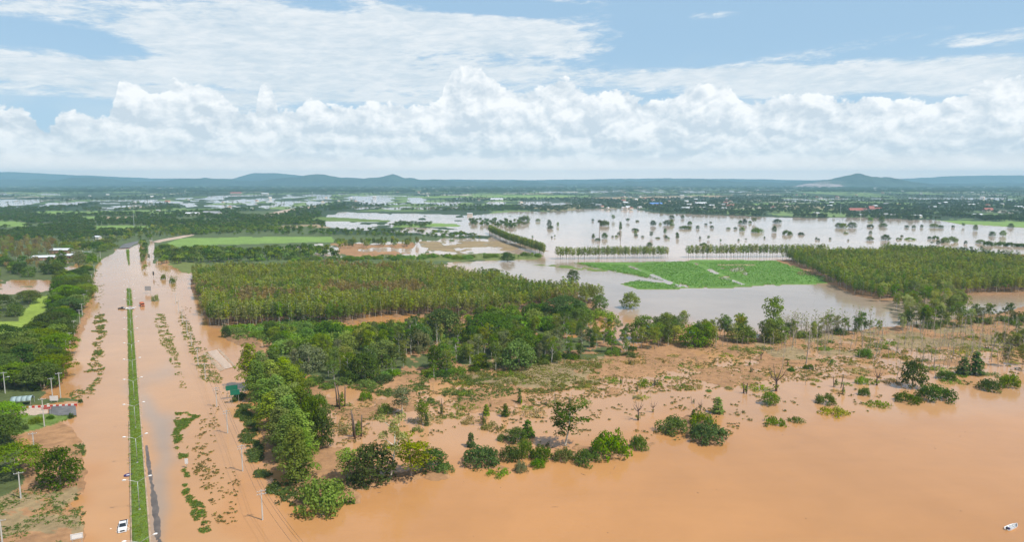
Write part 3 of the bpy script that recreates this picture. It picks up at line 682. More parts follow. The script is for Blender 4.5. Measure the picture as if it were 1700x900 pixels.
CATS = dict(plantation='tree', tall='tree', broad='tree', spreading='tree', slender='tree', airy='tree', bush='bush', mat='shrub', column='stump', palm='palm tree', dead='bare tree', snag='dead tree', stump='stump', far='tree')
GREEN = dict(dark=(.082, .128, .021), mid=(.150, .208, .028), bright=(.175, .27, .032), olive=(.245, .265, .045), pale=(.33, .34, .12), brown=(.27, .205, .075), grey=(.18, .19, .09), tallg=(.20, .275, .036), far=(.066, .102, .032), dry=(.32, .27, .11))
def put(kind, x, y, h, colour, label, group=None, parts=True, wide=None, rz=None, z=0.0, name=None, vi=None):
    vi = R.randrange(NVAR[kind]) if vi is None else vi
    crown, trunk, whole, hh, ww = variant(kind, vi); s = h / hh; rz = R.random() * 6.283 if rz is None else rz
    sx = s if wide is None else wide / ww
    nm = name or NAMES[kind]
    def dress(o):
        o.color = (*GREEN[colour], 1); return o
    if parts and trunk is not None:
        e = empty(nm, (x, y, z), rz); e.scale = (sx, sx, s); tag(e, label, CATS[kind], group)
        dress(link(bpy.data.objects.new('crown' if kind not in ('snag', 'stump', 'dead') else 'creeper' if kind != 'dead' else 'foliage', crown), e))
        link(bpy.data.objects.new('trunk', trunk), e)
        return e
    o = bpy.data.objects.new(nm, whole); o.location = (x, y, z); o.rotation_euler = (0, 0, rz); o.scale = (sx, sx, s); dress(o); link(o)
    return tag(o, label, CATS[kind], group)

# ------------------------------------------------------------------ masses: points carrying small meshes
def stuff(name, pts, scales, variants, label, colour, seed=0):
    """one object: every point carries one of the variant meshes"""
    coll = bpy.data.collections.new(name + '_kinds')
    for i, me in enumerate(variants):
        o = bpy.data.objects.new('%s_kind' % name, me); o.color = (*colour, 1); coll.objects.link(o)
    pts = np.asarray(pts, np.float32); n = len(pts)
    me = bpy.data.meshes.new(name); me.vertices.add(n); me.vertices.foreach_set('co', pts.ravel())
    a = me.attributes.new('size', 'FLOAT_VECTOR', 'POINT')
    sc = np.asarray(scales, np.float32); sc = np.repeat(sc[:, None], 3, 1) if sc.ndim == 1 else sc
    a.data.foreach_set('vector', sc.ravel())
    ob = link(bpy.data.objects.new(name, me)); ob.color = (*colour, 1)
    g = bpy.data.node_groups.new(name + '_scatter', 'GeometryNodeTree')
    g.interface.new_socket('Geometry', in_out='INPUT', socket_type='NodeSocketGeometry'); g.interface.new_socket('Geometry', in_out='OUTPUT', socket_type='NodeSocketGeometry')
    N = g.nodes.new; gi = N('NodeGroupInput'); go = N('NodeGroupOutput'); ip = N('GeometryNodeInstanceOnPoints'); ci = N('GeometryNodeCollectionInfo')
    ci.inputs['Collection'].default_value = coll; ci.inputs['Separate Children'].default_value = True; ci.inputs['Reset Children'].default_value = True
    na = N('GeometryNodeInputNamedAttribute'); na.data_type = 'FLOAT_VECTOR'; na.inputs[0].default_value = 'size'
    rv = N('FunctionNodeRandomValue'); rv.data_type = 'FLOAT_VECTOR'; rv.inputs[0].default_value = (0, 0, 0); rv.inputs[1].default_value = (0, 0, 6.283); rv.inputs['Seed'].default_value = seed
    ri = N('FunctionNodeRandomValue'); ri.data_type = 'INT'; ri.inputs['Min'].default_value = 0; ri.inputs['Max'].default_value = len(variants) - 1; ri.inputs['Seed'].default_value = seed + 3
    lk = g.links.new
    lk(gi.outputs[0], ip.inputs['Points']); lk(ci.outputs[0], ip.inputs['Instance']); ip.inputs['Pick Instance'].default_value = True
    lk(ri.outputs[2], ip.inputs['Instance Index']); lk(rv.outputs[0], ip.inputs['Rotation']); lk(na.outputs[0], ip.inputs['Scale']); lk(ip.outputs[0], go.inputs[0])
    md = ob.modifiers.new('scatter', 'NODES'); md.node_group = g
    return tag(ob, label, None, None, 'stuff')
def scatter(poly, n, seed, wav=0.0, hole=0.0, hs=12.0, persp=False, mind=0.0):
    """random spots in a surveyed polygon: even over the ground, or (persp) thinning with distance"""
    rs = np.random.RandomState(seed)
    if persp:
        q = np.array(poly, float); lo, hi = q.min(0), q.max(0); m = int(n * 4)
        px = lo[0] + rs.rand(m) * (hi[0] - lo[0]); py = lo[1] + rs.rand(m) * (hi[1] - lo[1])
        ok = inside(px, py, poly); px, py = px[ok][:n], py[ok][:n]
        a = px - 850.0; b = 450.0 - py; dy = b * SP + F * CP; dz = b * CP - F * SP; t = -H / dz
        x, y = a * t, dy * t
    else:
        wp = np.array(wpoly(poly)); lo, hi = wp.min(0), wp.max(0); xs, ys = [], []; got = 0; it = 0
        while got < n and it < 60:
            m = n * 3; x = lo[0] + rs.rand(m) * (hi[0] - lo[0]); y = lo[1] + rs.rand(m) * (hi[1] - lo[1])
            ok = inside(x + (fbm(x / 12, y / 12, seed) - .5) * wav * 2, y + (fbm(x / 12, y / 12, seed + 5) - .5) * wav * 3, [tuple(p) for p in wp]); xs.append(x[ok]); ys.append(y[ok]); got += ok.sum(); it += 1
        x, y = np.concatenate(xs)[:n], np.concatenate(ys)[:n]
    if hole:
        s = hs * (1 + (y / 1500 if persp else 0)); v = fbm(x / s, y / s, seed + 31, 4); k = v > np.quantile(v, hole); x, y = x[k], y[k]
    if mind:
        cell = {}; keep = []
        for i in range(len(x)):
            c = (int(x[i] // mind), int(y[i] // mind))
            if c not in cell: cell[c] = 1; keep.append(i)
        x, y = x[keep], y[keep]
    return x, y
def px_of(x, y): 
    d = depth(y); return 850 + F * x / d, 450 + F * (-(y * SP) - (0 - H) * CP * 1.0) / d * 1.0
POOL = []   # candidate trees of the woods: the largest in the picture become things, the rest one mass per wood
def wood(zone, kinds, cols, poly, n, hr, seed, label, group, **kw):
    x, y = scatter(poly, n, seed, **kw); rs = np.random.RandomState(seed + 1)
    for i in range(len(x)):
        k = kinds[rs.randint(len(kinds))]; c = cols[rs.randint(len(cols))]; h = hr[0] + (hr[1] - hr[0]) * rs.rand()
        POOL.append((h / depth(y[i]), zone, k, float(x[i]), float(y[i]), h, c, label, group))

# ------------------------------------------------------------------ plantations: rows of slim trees
def plantation(zone, poly, seed, step, label, group, cols):
    wp = wpoly(poly); lo = np.min(wp, 0); hi = np.max(wp, 0); rs = np.random.RandomState(seed)
    gx, gy = np.meshgrid(np.arange(lo[0], hi[0], step), np.arange(lo[1], hi[1], step * .85)); x = gx.ravel() + rs.normal(size=gx.size) * .6; y = gy.ravel() + rs.normal(size=gx.size) * .6
    ok = inside(x + (fbm(x / 9, y / 9, seed) - .5) * 12, y + (fbm(x / 9, y / 9, seed + 2) - .5) * 12, wp) & (rs.rand(len(x)) > .12) & (fbm(x / 14, y / 14, seed + 7, 3) > .27); x, y = x[ok], y[ok]
    hh = 8.0 + 6.0 * fbm(x / 22, y / 22, seed, 3) + rs.normal(size=len(x)) * 1.1
    cz = fbm(x / 40, y / 40, seed + 4, 3)
    for i in range(len(x)):
        c = cols[min(len(cols) - 1, int(max(0, (cz[i] - .3) / .4) * len(cols) + rs.normal() * .5))] if cz[i] > 0 else cols[0]
        POOL.append((hh[i] / depth(y[i]), zone, 'plantation', float(x[i]), float(y[i]), float(hh[i]), c, label, group))
plantation('main_plantation', [(318, 458), (347, 541), (380, 544), (470, 540), (560, 539), (650, 525), (800, 523), (985, 509), (998, 499), (950, 490), (850, 478), (760, 467), (700, 452), (500, 451)], 51, 3.0,
           'slim olive green tree in the big flooded plantation', 'trees of the large plantation', ['mid', 'olive', 'olive', 'olive', 'olive', 'mid', 'brown'])
plantation('right_plantation', [(1303, 432), (1420, 490), (1470, 497), (1560, 489), (1700, 486), (2100, 486), (2100, 440), (1700, 443), (1620, 432), (1500, 424)], 53, 3.1,
           'slim green tree in the plantation by the long basin', 'trees of the right hand plantation', ['olive', 'mid', 'olive'])
# windbreak rows
def row(zone, pts, step, jit, nrow, hr, kind, cols, seed, label, group):
    rs = np.random.RandomState(seed); W = [P(*p) for p in pts]
    for (a, b) in zip(W, W[1:]):
        L = math.hypot(b[0] - a[0], b[1] - a[1]); n = max(1, int(L / step))
        for i in range(n):
            for r in range(nrow):
                t = (i + rs.rand() * .4) / n; x = a[0] + (b[0] - a[0]) * t + rs.normal() * jit; y = a[1] + (b[1] - a[1]) * t + r * 4 + rs.normal() * jit; h = hr[0] + (hr[1] - hr[0]) * rs.rand()
                POOL.append((h / depth(y), zone, kind, x, y, h, cols[rs.randint(len(cols))], label, group))
row('far_plantation', [(925, 431), (1112, 429)], 3.2, .5, 4, (11, 14), 'plantation', ['olive', 'mid'], 61, 'slim tree in the row behind the green crop', 'windbreak row behind the crop')
row('far_plantation', [(1142, 428), (1375, 427)], 3.0, .6, 3, (12, 15), 'plantation', ['olive', 'mid'], 62, 'slim tree in the row behind the green crop', 'windbreak row behind the crop')
row('far_plantation', [(812, 388), (842, 403), (905, 425)], 3.4, .8, 5, (11, 14), 'plantation', ['mid', 'olive'], 63, 'slim tree in the slanting belt by the lake', 'slanting tree belt by the lake')
row('far_plantation', [(1475, 424), (1700, 441)], 3.0, .8, 3, (11, 15), 'plantation', ['mid', 'dark'], 64, 'slim tree along the lake side of a plantation', 'lake edge tree row')
# ------------------------------------------------------------------ woods
wood('middle_wood', ['broad', 'slender', 'slender', 'slender', 'airy', 'airy'], ['dark', 'mid', 'mid', 'grey', 'olive'], [(440, 605), (560, 580), (650, 560), (800, 550), (950, 535), (1040, 560), (1058, 588), (980, 600), (830, 618), (660, 635), (560, 645), (490, 640), (450, 625)], 290, (6, 13.5), 71,
     'leafy tree in the mixed wood beyond the scrub flats', 'mixed wood beyond the scrub flats', mind=3.2, hole=.12, hs=14)
wood('middle_wood', ['broad', 'bush', 'broad'], ['dark', 'mid', 'bright'], [(420, 560), (560, 548), (700, 535), (860, 520), (980, 515), (1000, 535), (900, 552), (760, 560), (600, 575), (450, 600), (425, 590)], 130, (4.5, 8.5), 72,
     'rounded dark tree between the plantation and the mixed wood', 'rounded trees behind the mixed wood', mind=4.5, hole=.2, hs=16)
wood('plantation_fringe', ['bush', 'bush', 'mat'], ['mid', 'bright'], [(372, 548), (480, 538), (560, 545), (640, 545), (620, 560), (500, 568), (420, 560)], 70, (2.0, 3.6), 73, 'bright green bush along the foot of the plantation', 'bushes at the foot of the plantation')
wood('middle_wood', ['bush', 'bush'], ['mid', 'dark', 'bright'], [(440, 640), (560, 648), (700, 630), (850, 610), (1050, 592), (1060, 580), (900, 595), (700, 615), (560, 635), (450, 625)], 50, (1.8, 3.5), 74, 'low bush at the foot of the mixed wood', 'bushes along the mixed wood')
wood('east_grove', ['slender', 'slender', 'broad'], ['mid', 'olive', 'mid'], [(1060, 560), (1120, 552), (1190, 560), (1260, 560), (1290, 568), (1262, 576), (1190, 576), (1100, 580), (1062, 584)], 46, (9, 14), 75, 'tall bushy tree in the grove beside the flooded basin', 'grove beside the flooded basin', mind=3)
wood('east_grove', ['slender', 'airy', 'slender'], ['mid', 'olive', 'pale'], [(1440, 478), (1500, 486), (1580, 492), (1610, 520), (1595, 548), (1510, 545), (1490, 515), (1455, 500)], 120, (8, 13.5), 76, 'bushy tree at the corner of the right hand plantation', 'trees at the plantation corner', mind=4)
wood('east_grove', ['slender', 'slender', 'airy'], ['mid', 'grey', 'pale', 'dark'], [(1290, 560), (1450, 548), (1560, 536), (1700, 525), (1900, 520), (1900, 535), (1560, 548), (1300, 568)], 84, (6, 12), 77, 'slender tree on the causeway along the basin', 'trees on the causeway', mind=3)
wood('east_grove', ['bush', 'broad'], ['dark', 'mid'], [(1290, 562), (1450, 550), (1560, 538), (1700, 527), (1900, 520), (1900, 535), (1560, 545), (1300, 567)], 46, (2, 4.5), 78, 'dark bush on the causeway along the basin', 'bushes on the causeway', mind=3)
wood('east_grove', ['slender', 'slender', 'broad', 'airy'], ['grey', 'mid', 'olive'], [(1640, 618), (1700, 622), (1850, 620), (1850, 570), (1700, 560), (1640, 585)], 70, (6, 11), 79, 'grey green tree at the far end of the scrub flats', 'trees ending the scrub flats', mind=4)
wood('bare_wood', ['dead'], ['olive'], [(1140, 575), (1330, 560), (1560, 548), (1700, 545), (1850, 560), (1750, 600), (1600, 620), (1500, 615), (1400, 590), (1250, 590)], 330, (5, 12.5), 80, 'thin leafless tree standing in the scrub flats', 'leafless trees on the scrub flats', mind=4)
wood('bare_wood', ['dead'], ['olive'], [(1290, 558), (1440, 548), (1445, 552), (1300, 566)], 90, (9, 14.5), 81, 'tall leafless tree rising in front of the basin', 'leafless trees in front of the basin', mind=1.5)
wood('bare_wood', ['dead', 'dead', 'stump'], ['mid'], [(560, 700), (700, 650), (900, 610), (1100, 600), (1300, 600), (1350, 640), (1100, 680), (900, 700), (700, 720)], 60, (1.5, 4.5), 82, 'small dead stem sticking out of the flood', 'dead stems in the shallow water', mind=6)
wood('scrub', ['mat', 'mat', 'bush'], ['mid', 'olive', 'bright', 'dry'], [(540, 680), (700, 630), (900, 600), (1050, 590), (1300, 570), (1500, 560), (1750, 560), (1700, 620), (1450, 650), (1200, 660), (950, 690), (700, 710), (560, 740)], 150, (.5, 1.3), 83, 'small low shrub on the flooded scrub flats', 'low shrubs on the flats', mind=5)
# left side of the highway
wood('left_wood', ['spreading', 'spreading', 'broad'], ['dark', 'mid'], [(-260, 640), (-100, 570), (40, 570), (75, 575), (30, 640), (0, 680), (-200, 700)], 44, (9, 13), 90, 'dark spreading tree in the wood left of the highway', 'wood left of the highway', mind=7)
wood('left_wood', ['spreading', 'broad'], ['dark', 'mid'], [(-260, 530), (-60, 520), (20, 515), (62, 495), (40, 520), (-20, 552), (-200, 575)], 44, (8, 12), 91, 'dark rounded tree beside the bright grass strip', 'trees beside the bright grass strip', mind=7)
wood('left_wood', ['spreading', 'broad', 'broad'], ['dark', 'mid', 'dark'], [(60, 590), (45, 575), (85, 530), (95, 490), (105, 465), (148, 462), (145, 490), (128, 530), (105, 570), (85, 610)], 84, (8, 12), 92, 'dark dense tree in the belt along the flooded highway', 'tree belt along the highway', mind=6)
wood('left_wood', ['spreading', 'broad'], ['dark', 'mid'], [(-100, 590), (55, 585), (97, 592), (90, 640), (60, 655), (-100, 655)], 44, (8, 12), 89, 'dark tree nearest the water between the belt and the entrance', 'trees between belt and entrance', mind=6)
wood('left_wood', ['broad', 'spreading'], ['dark', 'mid'], [(-200, 765), (0, 765), (38, 790), (45, 812), (0, 820), (-200, 830)], 12, (7, 10), 93, 'dark green tree in the bottom corner wood', 'trees in the bottom corner', mind=5)
wood('left_wood', ['broad', 'spreading'], ['dark', 'mid', 'bright'], [(-200, 700), (0, 700), (18, 720), (22, 760), (0, 765), (-200, 765)], 24, (9, 12), 94, 'tall dark tree behind the poles near the entrance', 'trees near the entrance', mind=5)
wood('left_plain', ['broad', 'broad', 'slender'], ['dark', 'mid', 'brown'], [(-300, 432), (60, 432), (100, 436), (105, 462), (60, 462), (-300, 464)], 190, (7, 11), 95, 'dark tree behind the orange pond', 'trees behind the orange pond', mind=6)
wood('left_plain', ['broad', 'bush', 'slender'], ['dark', 'mid', 'mid', 'olive'], [(98, 408), (160, 402), (212, 397), (190, 408), (165, 422), (153, 448), (147, 462), (138, 445), (118, 430)], 90, (3.5, 8), 103, 'green tree or bush on the bank between sheds and highway', 'bank between sheds and highway', mind=4)
wood('left_plain', ['slender'], ['brown', 'brown', 'olive'], [(-300, 405), (60, 402), (95, 405), (96, 424), (40, 432), (-300, 434)], 320, (10, 13), 96, 'reddish brown tree in the tall brownish stand', 'brownish stand left of the sheds', mind=5)
wood('left_plain', ['broad', 'slender'], ['dark', 'mid', 'olive'], [(95, 398), (250, 378), (330, 376), (330, 392), (262, 398), (200, 400), (150, 412), (105, 408)], 190, (5, 9), 97, 'green tree along the far part of the highway', 'trees along the far highway', mind=5)
wood('left_plain', ['broad'], ['dark', 'mid'], [(258, 430), (264, 414), (300, 417), (400, 419), (470, 417), (545, 415), (560, 429), (400, 435), (330, 438), (268, 440)], 330, (6.5, 10), 98, 'dark rounded tree between the green field and the plantation', 'trees between field and plantation', mind=5)
wood('left_plain', ['broad', 'slender'], ['mid', 'olive', 'dark'], [(556, 408), (700, 405), (700, 410), (556, 414)], 40, (8, 12), 99, 'brownish green tree in a row on the flooded land', 'row on the flooded land', mind=5)
wood('left_plain', ['broad', 'slender'], ['dark', 'mid'], [(232, 402), (242, 402), (250, 440), (240, 450), (233, 430)], 26, (5, 8), 100, 'dark tree in the strip between the two carriageways', 'trees in the strip between carriageways', mind=3)
wood('left_plain', ['broad'], ['dark', 'mid'], [(330, 380), (430, 378), (560, 382), (700, 386), (790, 392), (815, 398), (780, 400), (690, 396), (560, 392), (400, 391), (300, 392)], 260, (5, 8), 101, 'low dark tree in the belt behind the green field', 'belt behind the green field', mind=5)
wood('left_plain', ['broad', 'bush'], ['mid', 'bright'], [(400, 432), (640, 428), (900, 424), (905, 429), (700, 432), (420, 437)], 90, (3, 5), 102, 'green bush on the bank behind the large plantation', 'bank behind the plantation', mind=4)

# single things by the river, each found again by its label: kind, middle x, foot y, width, height (photo survey), colour, label
SINGLES = [
 ('bush', 538, 843, 96, 50, 'bright', 'wide bright green bush at the river corner below the tall tree row'),
 ('slender', 577, 797, 34, 52, 'tallg', 'short pale green tree beside the bright corner bush'),
 ('broad', 618, 797, 78, 58, 'dark', 'dark bushy tree behind the white trunked tree on the river bank'),
 ('airy', 648, 796, 56, 108, 'pale', 'pale tree with a white forked trunk on the river bank'),
 ('slender', 683, 792, 62, 62, 'olive', 'yellowish green tree just right of the white trunked tree'),
 ('broad', 716, 778, 50, 34, 'dark', 'dark round bush tree ending the white trunk clump'),
 ('bush', 738, 783, 34, 15, 'bright', 'small bright bush at the water beside the white trunk clump'),
 ('bush', 797, 769, 64, 32, 'dark', 'dark mounded bush leftmost in the long bank of river bushes'),
 ('bush', 848, 762, 42, 23, 'dark', 'dark green bush between the mounded bush and the vine column'),
 ('bush', 871, 757, 34, 34, 'mid', 'upright green bush right in front of the dark vine column'),
 ('bush', 900, 762, 40, 23, 'dark', 'dark bush in front of the feathery dark tree'),
 ('bush', 936, 764, 36, 24, 'mid', 'green bush at the foot of the feathery dark tree'),
 ('bush', 972, 768, 50, 24, 'dark', 'low rounded bush ending the long bank towards the open river'),
 ('bush', 893, 775, 28, 15, 'bright', 'small bright bush at the water below the long bank'),
 ('bush', 865, 783, 24, 19, 'grey', 'grey green little bush standing alone in the water'),
 ('mat', 828, 789, 40, 11, 'bright', 'bright floating mat of weeds beside the grey green bush'),
 ('slender', 938, 741, 56, 74, 'dark', 'feathery dark tree rising above the river bushes'),
 ('column', 875, 725, 22, 28, 'dark', 'dark vine covered column above the river bushes'),
 ('broad', 856, 733, 34, 22, 'dark', 'small dark tree left of the vine column'),
 ('bush', 833, 731, 20, 12, 'mid', 'tiny green bush at the left end of the vine clump'),
 ('bush', 1012, 757, 68, 44, 'bright', 'bright rounded bush just right of the long bank'),
 ('bush', 1060, 745, 34, 26, 'mid', 'round green bush in front of a twiggy sapling'),
 ('bush', 1118, 715, 58, 27, 'mid', 'flat rounded bush left of the big low bush pair'),
 ('bush', 1176, 731, 68, 31, 'dark', 'largest low bush of the pair out in the river'),
 ('bush', 1164, 705, 42, 24, 'mid', 'rounded bush behind the largest low bush'),
 ('column', 1151, 694, 10, 14, 'dark', 'small dark cone shaped stump beside the low bushes'),
 ('column', 1192, 686, 20, 26, 'bright', 'square cut leafy green stump above the low bushes'),
 ('broad', 1278, 671, 28, 21, 'bright', 'small umbrella shaped tree on short legs in the water'),
 ('mat', 1286, 704, 40, 12, 'mid', 'flat green mat of bushes drifting below the umbrella tree'),
 ('mat', 1322, 700, 28, 10, 'mid', 'small flat bush right of the drifting mat'),
 ('bush', 1431, 637, 22, 13, 'bright', 'small bright bush beside a broken trunk'),
 ('bush', 1371, 670, 34, 18, 'mid', 'green bush below the broken dark trunk'),
 ('bush', 1434, 656, 20, 14, 'dark', 'dark small bush left of the branching dead tree'),
 ('bush', 1507, 667, 42, 16, 'dark', 'low dark bush left of the big riverside bush'),
 ('bush', 1553, 663, 58, 28, 'dark', 'big dark riverside bush in front of the lone dark tree'),
 ('broad', 1515, 643, 38, 46, 'dark', 'lone dark upright tree at the edge of the scrub flats'),
 ('bush', 1572, 630, 32, 16, 'dark', 'dark bush among leafless trees right of the lone dark tree'),
 ('bush', 1642, 647, 42, 20, 'dark', 'rounded dark bush of the last pair on the river'),
 ('bush', 1674, 642, 36, 24, 'mid', 'brighter taller bush of the last pair on the river'),
 ('mat', 1457, 673, 44, 9, 'mid', 'thin strip of green weeds left of the dark riverside bushes'),
 ('mat', 1385, 687, 50, 11, 'olive', 'olive strip of weeds floating below the green bush'),
 ('bush', 1313, 617, 14, 8, 'mid', 'tiny bush in the flats beside thin bare posts'),
 ('bush', 1342, 613, 18, 10, 'dark', 'tiny dark bush under a tall bare trunk'),
 ('bush', 1435, 593, 26, 17, 'bright', 'leaning green bush in the middle of the bare trees'),
 ('column', 1618, 622, 26, 38, 'dark', 'leaning vine wrapped trunk at the right end of the flats'),
 ('column', 1600, 622, 22, 28, 'dark', 'shorter vine wrapped trunk beside the leaning one'),
 ('column', 807, 690, 12, 19, 'mid', 'green cone shaped stump in the shallows'),
 ('column', 839, 692, 12, 22, 'dark', 'dark square stump right of the green cone stump'),
 ('column', 863, 669, 8, 24, 'dark', 'thin dark vine stump further out in the shallows'),
 ('column', 781, 742, 14, 24, 'dark', 'pointed vine stump left of the long bank of bushes'),
 ('mat', 816, 711, 44, 8, 'olive', 'long olive weed strip near the square stump'),
 ('mat', 693, 716, 22, 8, 'mid', 'small weed patch right of the tall white trunked tree'),
 ('slender', 668, 687, 30, 44, 'grey', 'small grey green tree alone in the shallow water'),
 ('bush', 640, 685, 30, 16, 'mid', 'low bush left of the small grey green tree'),
 ('bush', 607, 664, 24, 17, 'mid', 'round bush behind the cluster of bare trunks'),
 ('slender', 700, 703, 26, 36, 'mid', 'two stemmed tree beside the vine posts'),
 ('column', 708, 707, 8, 20, 'dark', 'dark vine post beside the two stemmed tree'),
 ('stump', 567, 678, 16, 38, 'mid', 'cluster of bare brown trunks near the tall row'),
 ('stump', 594, 727, 26, 40, 'mid', 'dark broken trunk wrapped in dead creeper'),
 ('snag', 1059, 698, 22, 32, 'mid', 'forked dead tree standing alone in brown water'),
 ('snag', 1084, 685, 20, 18, 'mid', 'leaning dead tree right of the forked one'),
 ('stump', 1058, 650, 6, 11, 'mid', 'short pointed dark stump in open shallows'),
 ('snag', 1288, 650, 26, 40, 'mid', 'large branching dead tree above the umbrella tree'),
 ('dead', 1299, 611, 12, 32, 'mid', 'thin dead tree behind the large branching one'),
 ('snag', 1263, 599, 18, 18, 'mid', 'small V shaped dead tree at the back of the flats'),
 ('stump', 1244, 608, 8, 10, 'mid', 'low black stump at the back of the flats'),
 ('snag', 1162, 683, 14, 18, 'mid', 'spiky dead shrub above the low bushes'),
 ('stump', 1388, 643, 10, 20, 'mid', 'broken dark trunk standing over the green bush'),
 ('snag', 1456, 640, 26, 28, 'mid', 'branching dead tree beside the small bright bush'),
 ('stump', 1400, 655, 8, 18, 'mid', 'narrow pointed stump beside the dark small bush'),
 ('dead', 1488, 635, 16, 38, 'mid', 'bare twin trunk left of the lone dark tree'),
 ('dead', 1553, 628, 18, 40, 'mid', 'bare trunk right of the lone dark tree'),
 ('dead', 1338, 606, 10, 68, 'mid', 'tallest bare trunk in the middle of the flats'),
 ('dead', 923, 677, 8, 28, 'mid', 'thin bare stem behind the feathery dark tree'),
 ('dead', 1337, 640, 8, 26, 'mid', 'pair of thin bare posts in the flats'),
 ('slender', 1283, 562, 34, 68, 'tallg', 'tall lone green tree against the pale basin'),
 ('broad', 1046, 512, 30, 27, 'mid', 'round tree standing in the basin beyond the mixed wood'),
 ('broad', 952, 467, 20, 19, 'dark', 'small dark tree in the water left of the crop'),
 ('broad', 843, 434, 24, 15, 'dark', 'dark round bush on the bank left of the windbreak row'),
 ('broad', 820, 462, 34, 16, 'mid', 'round bush on the upper edge of the large plantation'),
 ('spreading', 735, 556, 60, 42, 'dark', 'big flat topped dark tree above the mixed wood'),
 ('spreading', 812, 566, 86, 44, 'dark', 'widest flat topped tree in the mixed wood'),
 ('spreading', 936, 528, 66, 36, 'dark', 'dark spreading tree at the plantation corner'),
 ('broad', 995, 515, 26, 26, 'mid', 'round tree at the corner of plantation and basin'),
 ('bush', 376, 560, 16, 24, 'dark', 'dark round bush at the near corner of the large plantation'),
 ('broad', 100, 808, 58, 66, 'dark', 'dark tree standing alone on the orange bank left of the road'),
 ('bush', 134, 669, 8, 8, 'dark', 'small clipped bush at the end of the red and white kerb'),
 ('bush', 118, 695, 9, 11, 'dark', 'small clipped bush below the entrance road'),
 ('bush', 60, 703, 26, 12, 'mid', 'green hedge bush on the lawn by the entrance'),
 ('bush', 84, 697, 14, 9, 'dark', 'dark round bush beside the entrance pole'),
 ('bush', 42, 715, 12, 12, 'dark', 'dark bush at the lower end of the entrance lawn'),
 ('slender', 132, 452, 22, 38, 'grey', 'tall greyish tree at the end of the roadside belt'),
 ('slender', 104, 446, 16, 30, 'dark', 'thin dark tree in front of the sheds'),
 ('bush', 286, 470, 10, 10, 'mid', 'small bush between the weed strips on the far road'),
 ('bush', 271, 464, 9, 10, 'mid', 'round little bush in the flooded verge far up the road'),
 ('mat', 258, 500, 12, 12, 'olive', 'small weed island beyond the orange truck'),
 ('palm', 995, 400, 9, 34, 'dark', 'tall thin palm standing in the lake'),
 ('palm', 1030, 400, 8, 24, 'dark', 'thin palm in the lake behind the windbreak row'),
]
for k, mx, fy, wpx, hpx, col, lab in SINGLES:
    x, y = P(mx, fy); d = depth(y); put(k, x, y, hpx * d / F * (.92 if k in ('bush', 'mat') else 1.03), col, lab, wide=wpx * d / F * (.86 if k in ('bush', 'mat') else .95) if k not in ('dead', 'stump', 'palm', 'snag') else None, z=-.1, parts=hpx > 14)

# the tall dense row at the river corner
def tall_row():
    rs = np.random.RandomState(5)
    front = [(414, 646), (428, 668), (440, 692), (452, 716), (464, 742), (476, 768), (490, 800)]; hs = [50, 62, 70, 78, 92, 98, 105]
    n = 0
    for r, (ox, oy) in enumerate(((0, 0), (20, -7), (40, -16))):
        for i, (px, py) in enumerate(front):
            if r == 2 and i > 4: continue
            if r == 1 and i == 6: ox = 12
            x, y = P(px + ox + rs.normal() * 2, py + oy + rs.normal() * 2); h = 16.6 - (7 - i) * .2 + rs.normal() * 1.5 - r * .4
            put('tall', x, y, h, 'tallg' if r < 2 or i % 2 else 'mid', 'tall dense bright green tree in the thick row at the river corner', 'thick row at the river corner', wide=7.8 + rs.rand() * 1.4)
    for px, py, w, h, c in ((520, 742, 46, 84, 'dark'), (536, 744, 34, 66, 'dark'), (505, 700, 40, 60, 'dark'), (486, 650, 40, 46, 'mid'), (530, 700, 30, 48, 'mid')):
        x, y = P(px, py); d = depth(y); put('broad', x, y, h * d / F, c, 'dark dense tree behind the thick bright row', 'darker trees behind the thick row', wide=w * d / F)
tall_row()

def debris():
    rs = np.random.RandomState(31); mb = MB()
    for _ in range(45):
        px = 560 + rs.rand() * 1140; lo = np.interp(px, [560, 800, 1100, 1400, 1700], [810, 790, 745, 700, 660]); py = lo + rs.rand() ** 2.2 * 190
        x, y = P(px, py); a = rs.rand() * 3.1; L = .15 + rs.rand() ** 4 * 1.3; w = .03 + rs.rand() * .06
        mb.tube([(x - math.cos(a) * L, y - math.sin(a) * L, .0), (x, y + rs.normal() * .1, .03), (x + math.cos(a) * L, y + math.sin(a) * L, .0)], [w * .5, w, w * .4], 5)
    tag(mb.build('floating_litter', M['dark_bark']), 'small twigs and litter drifting on the open river', None, None, 'stuff')
debris()

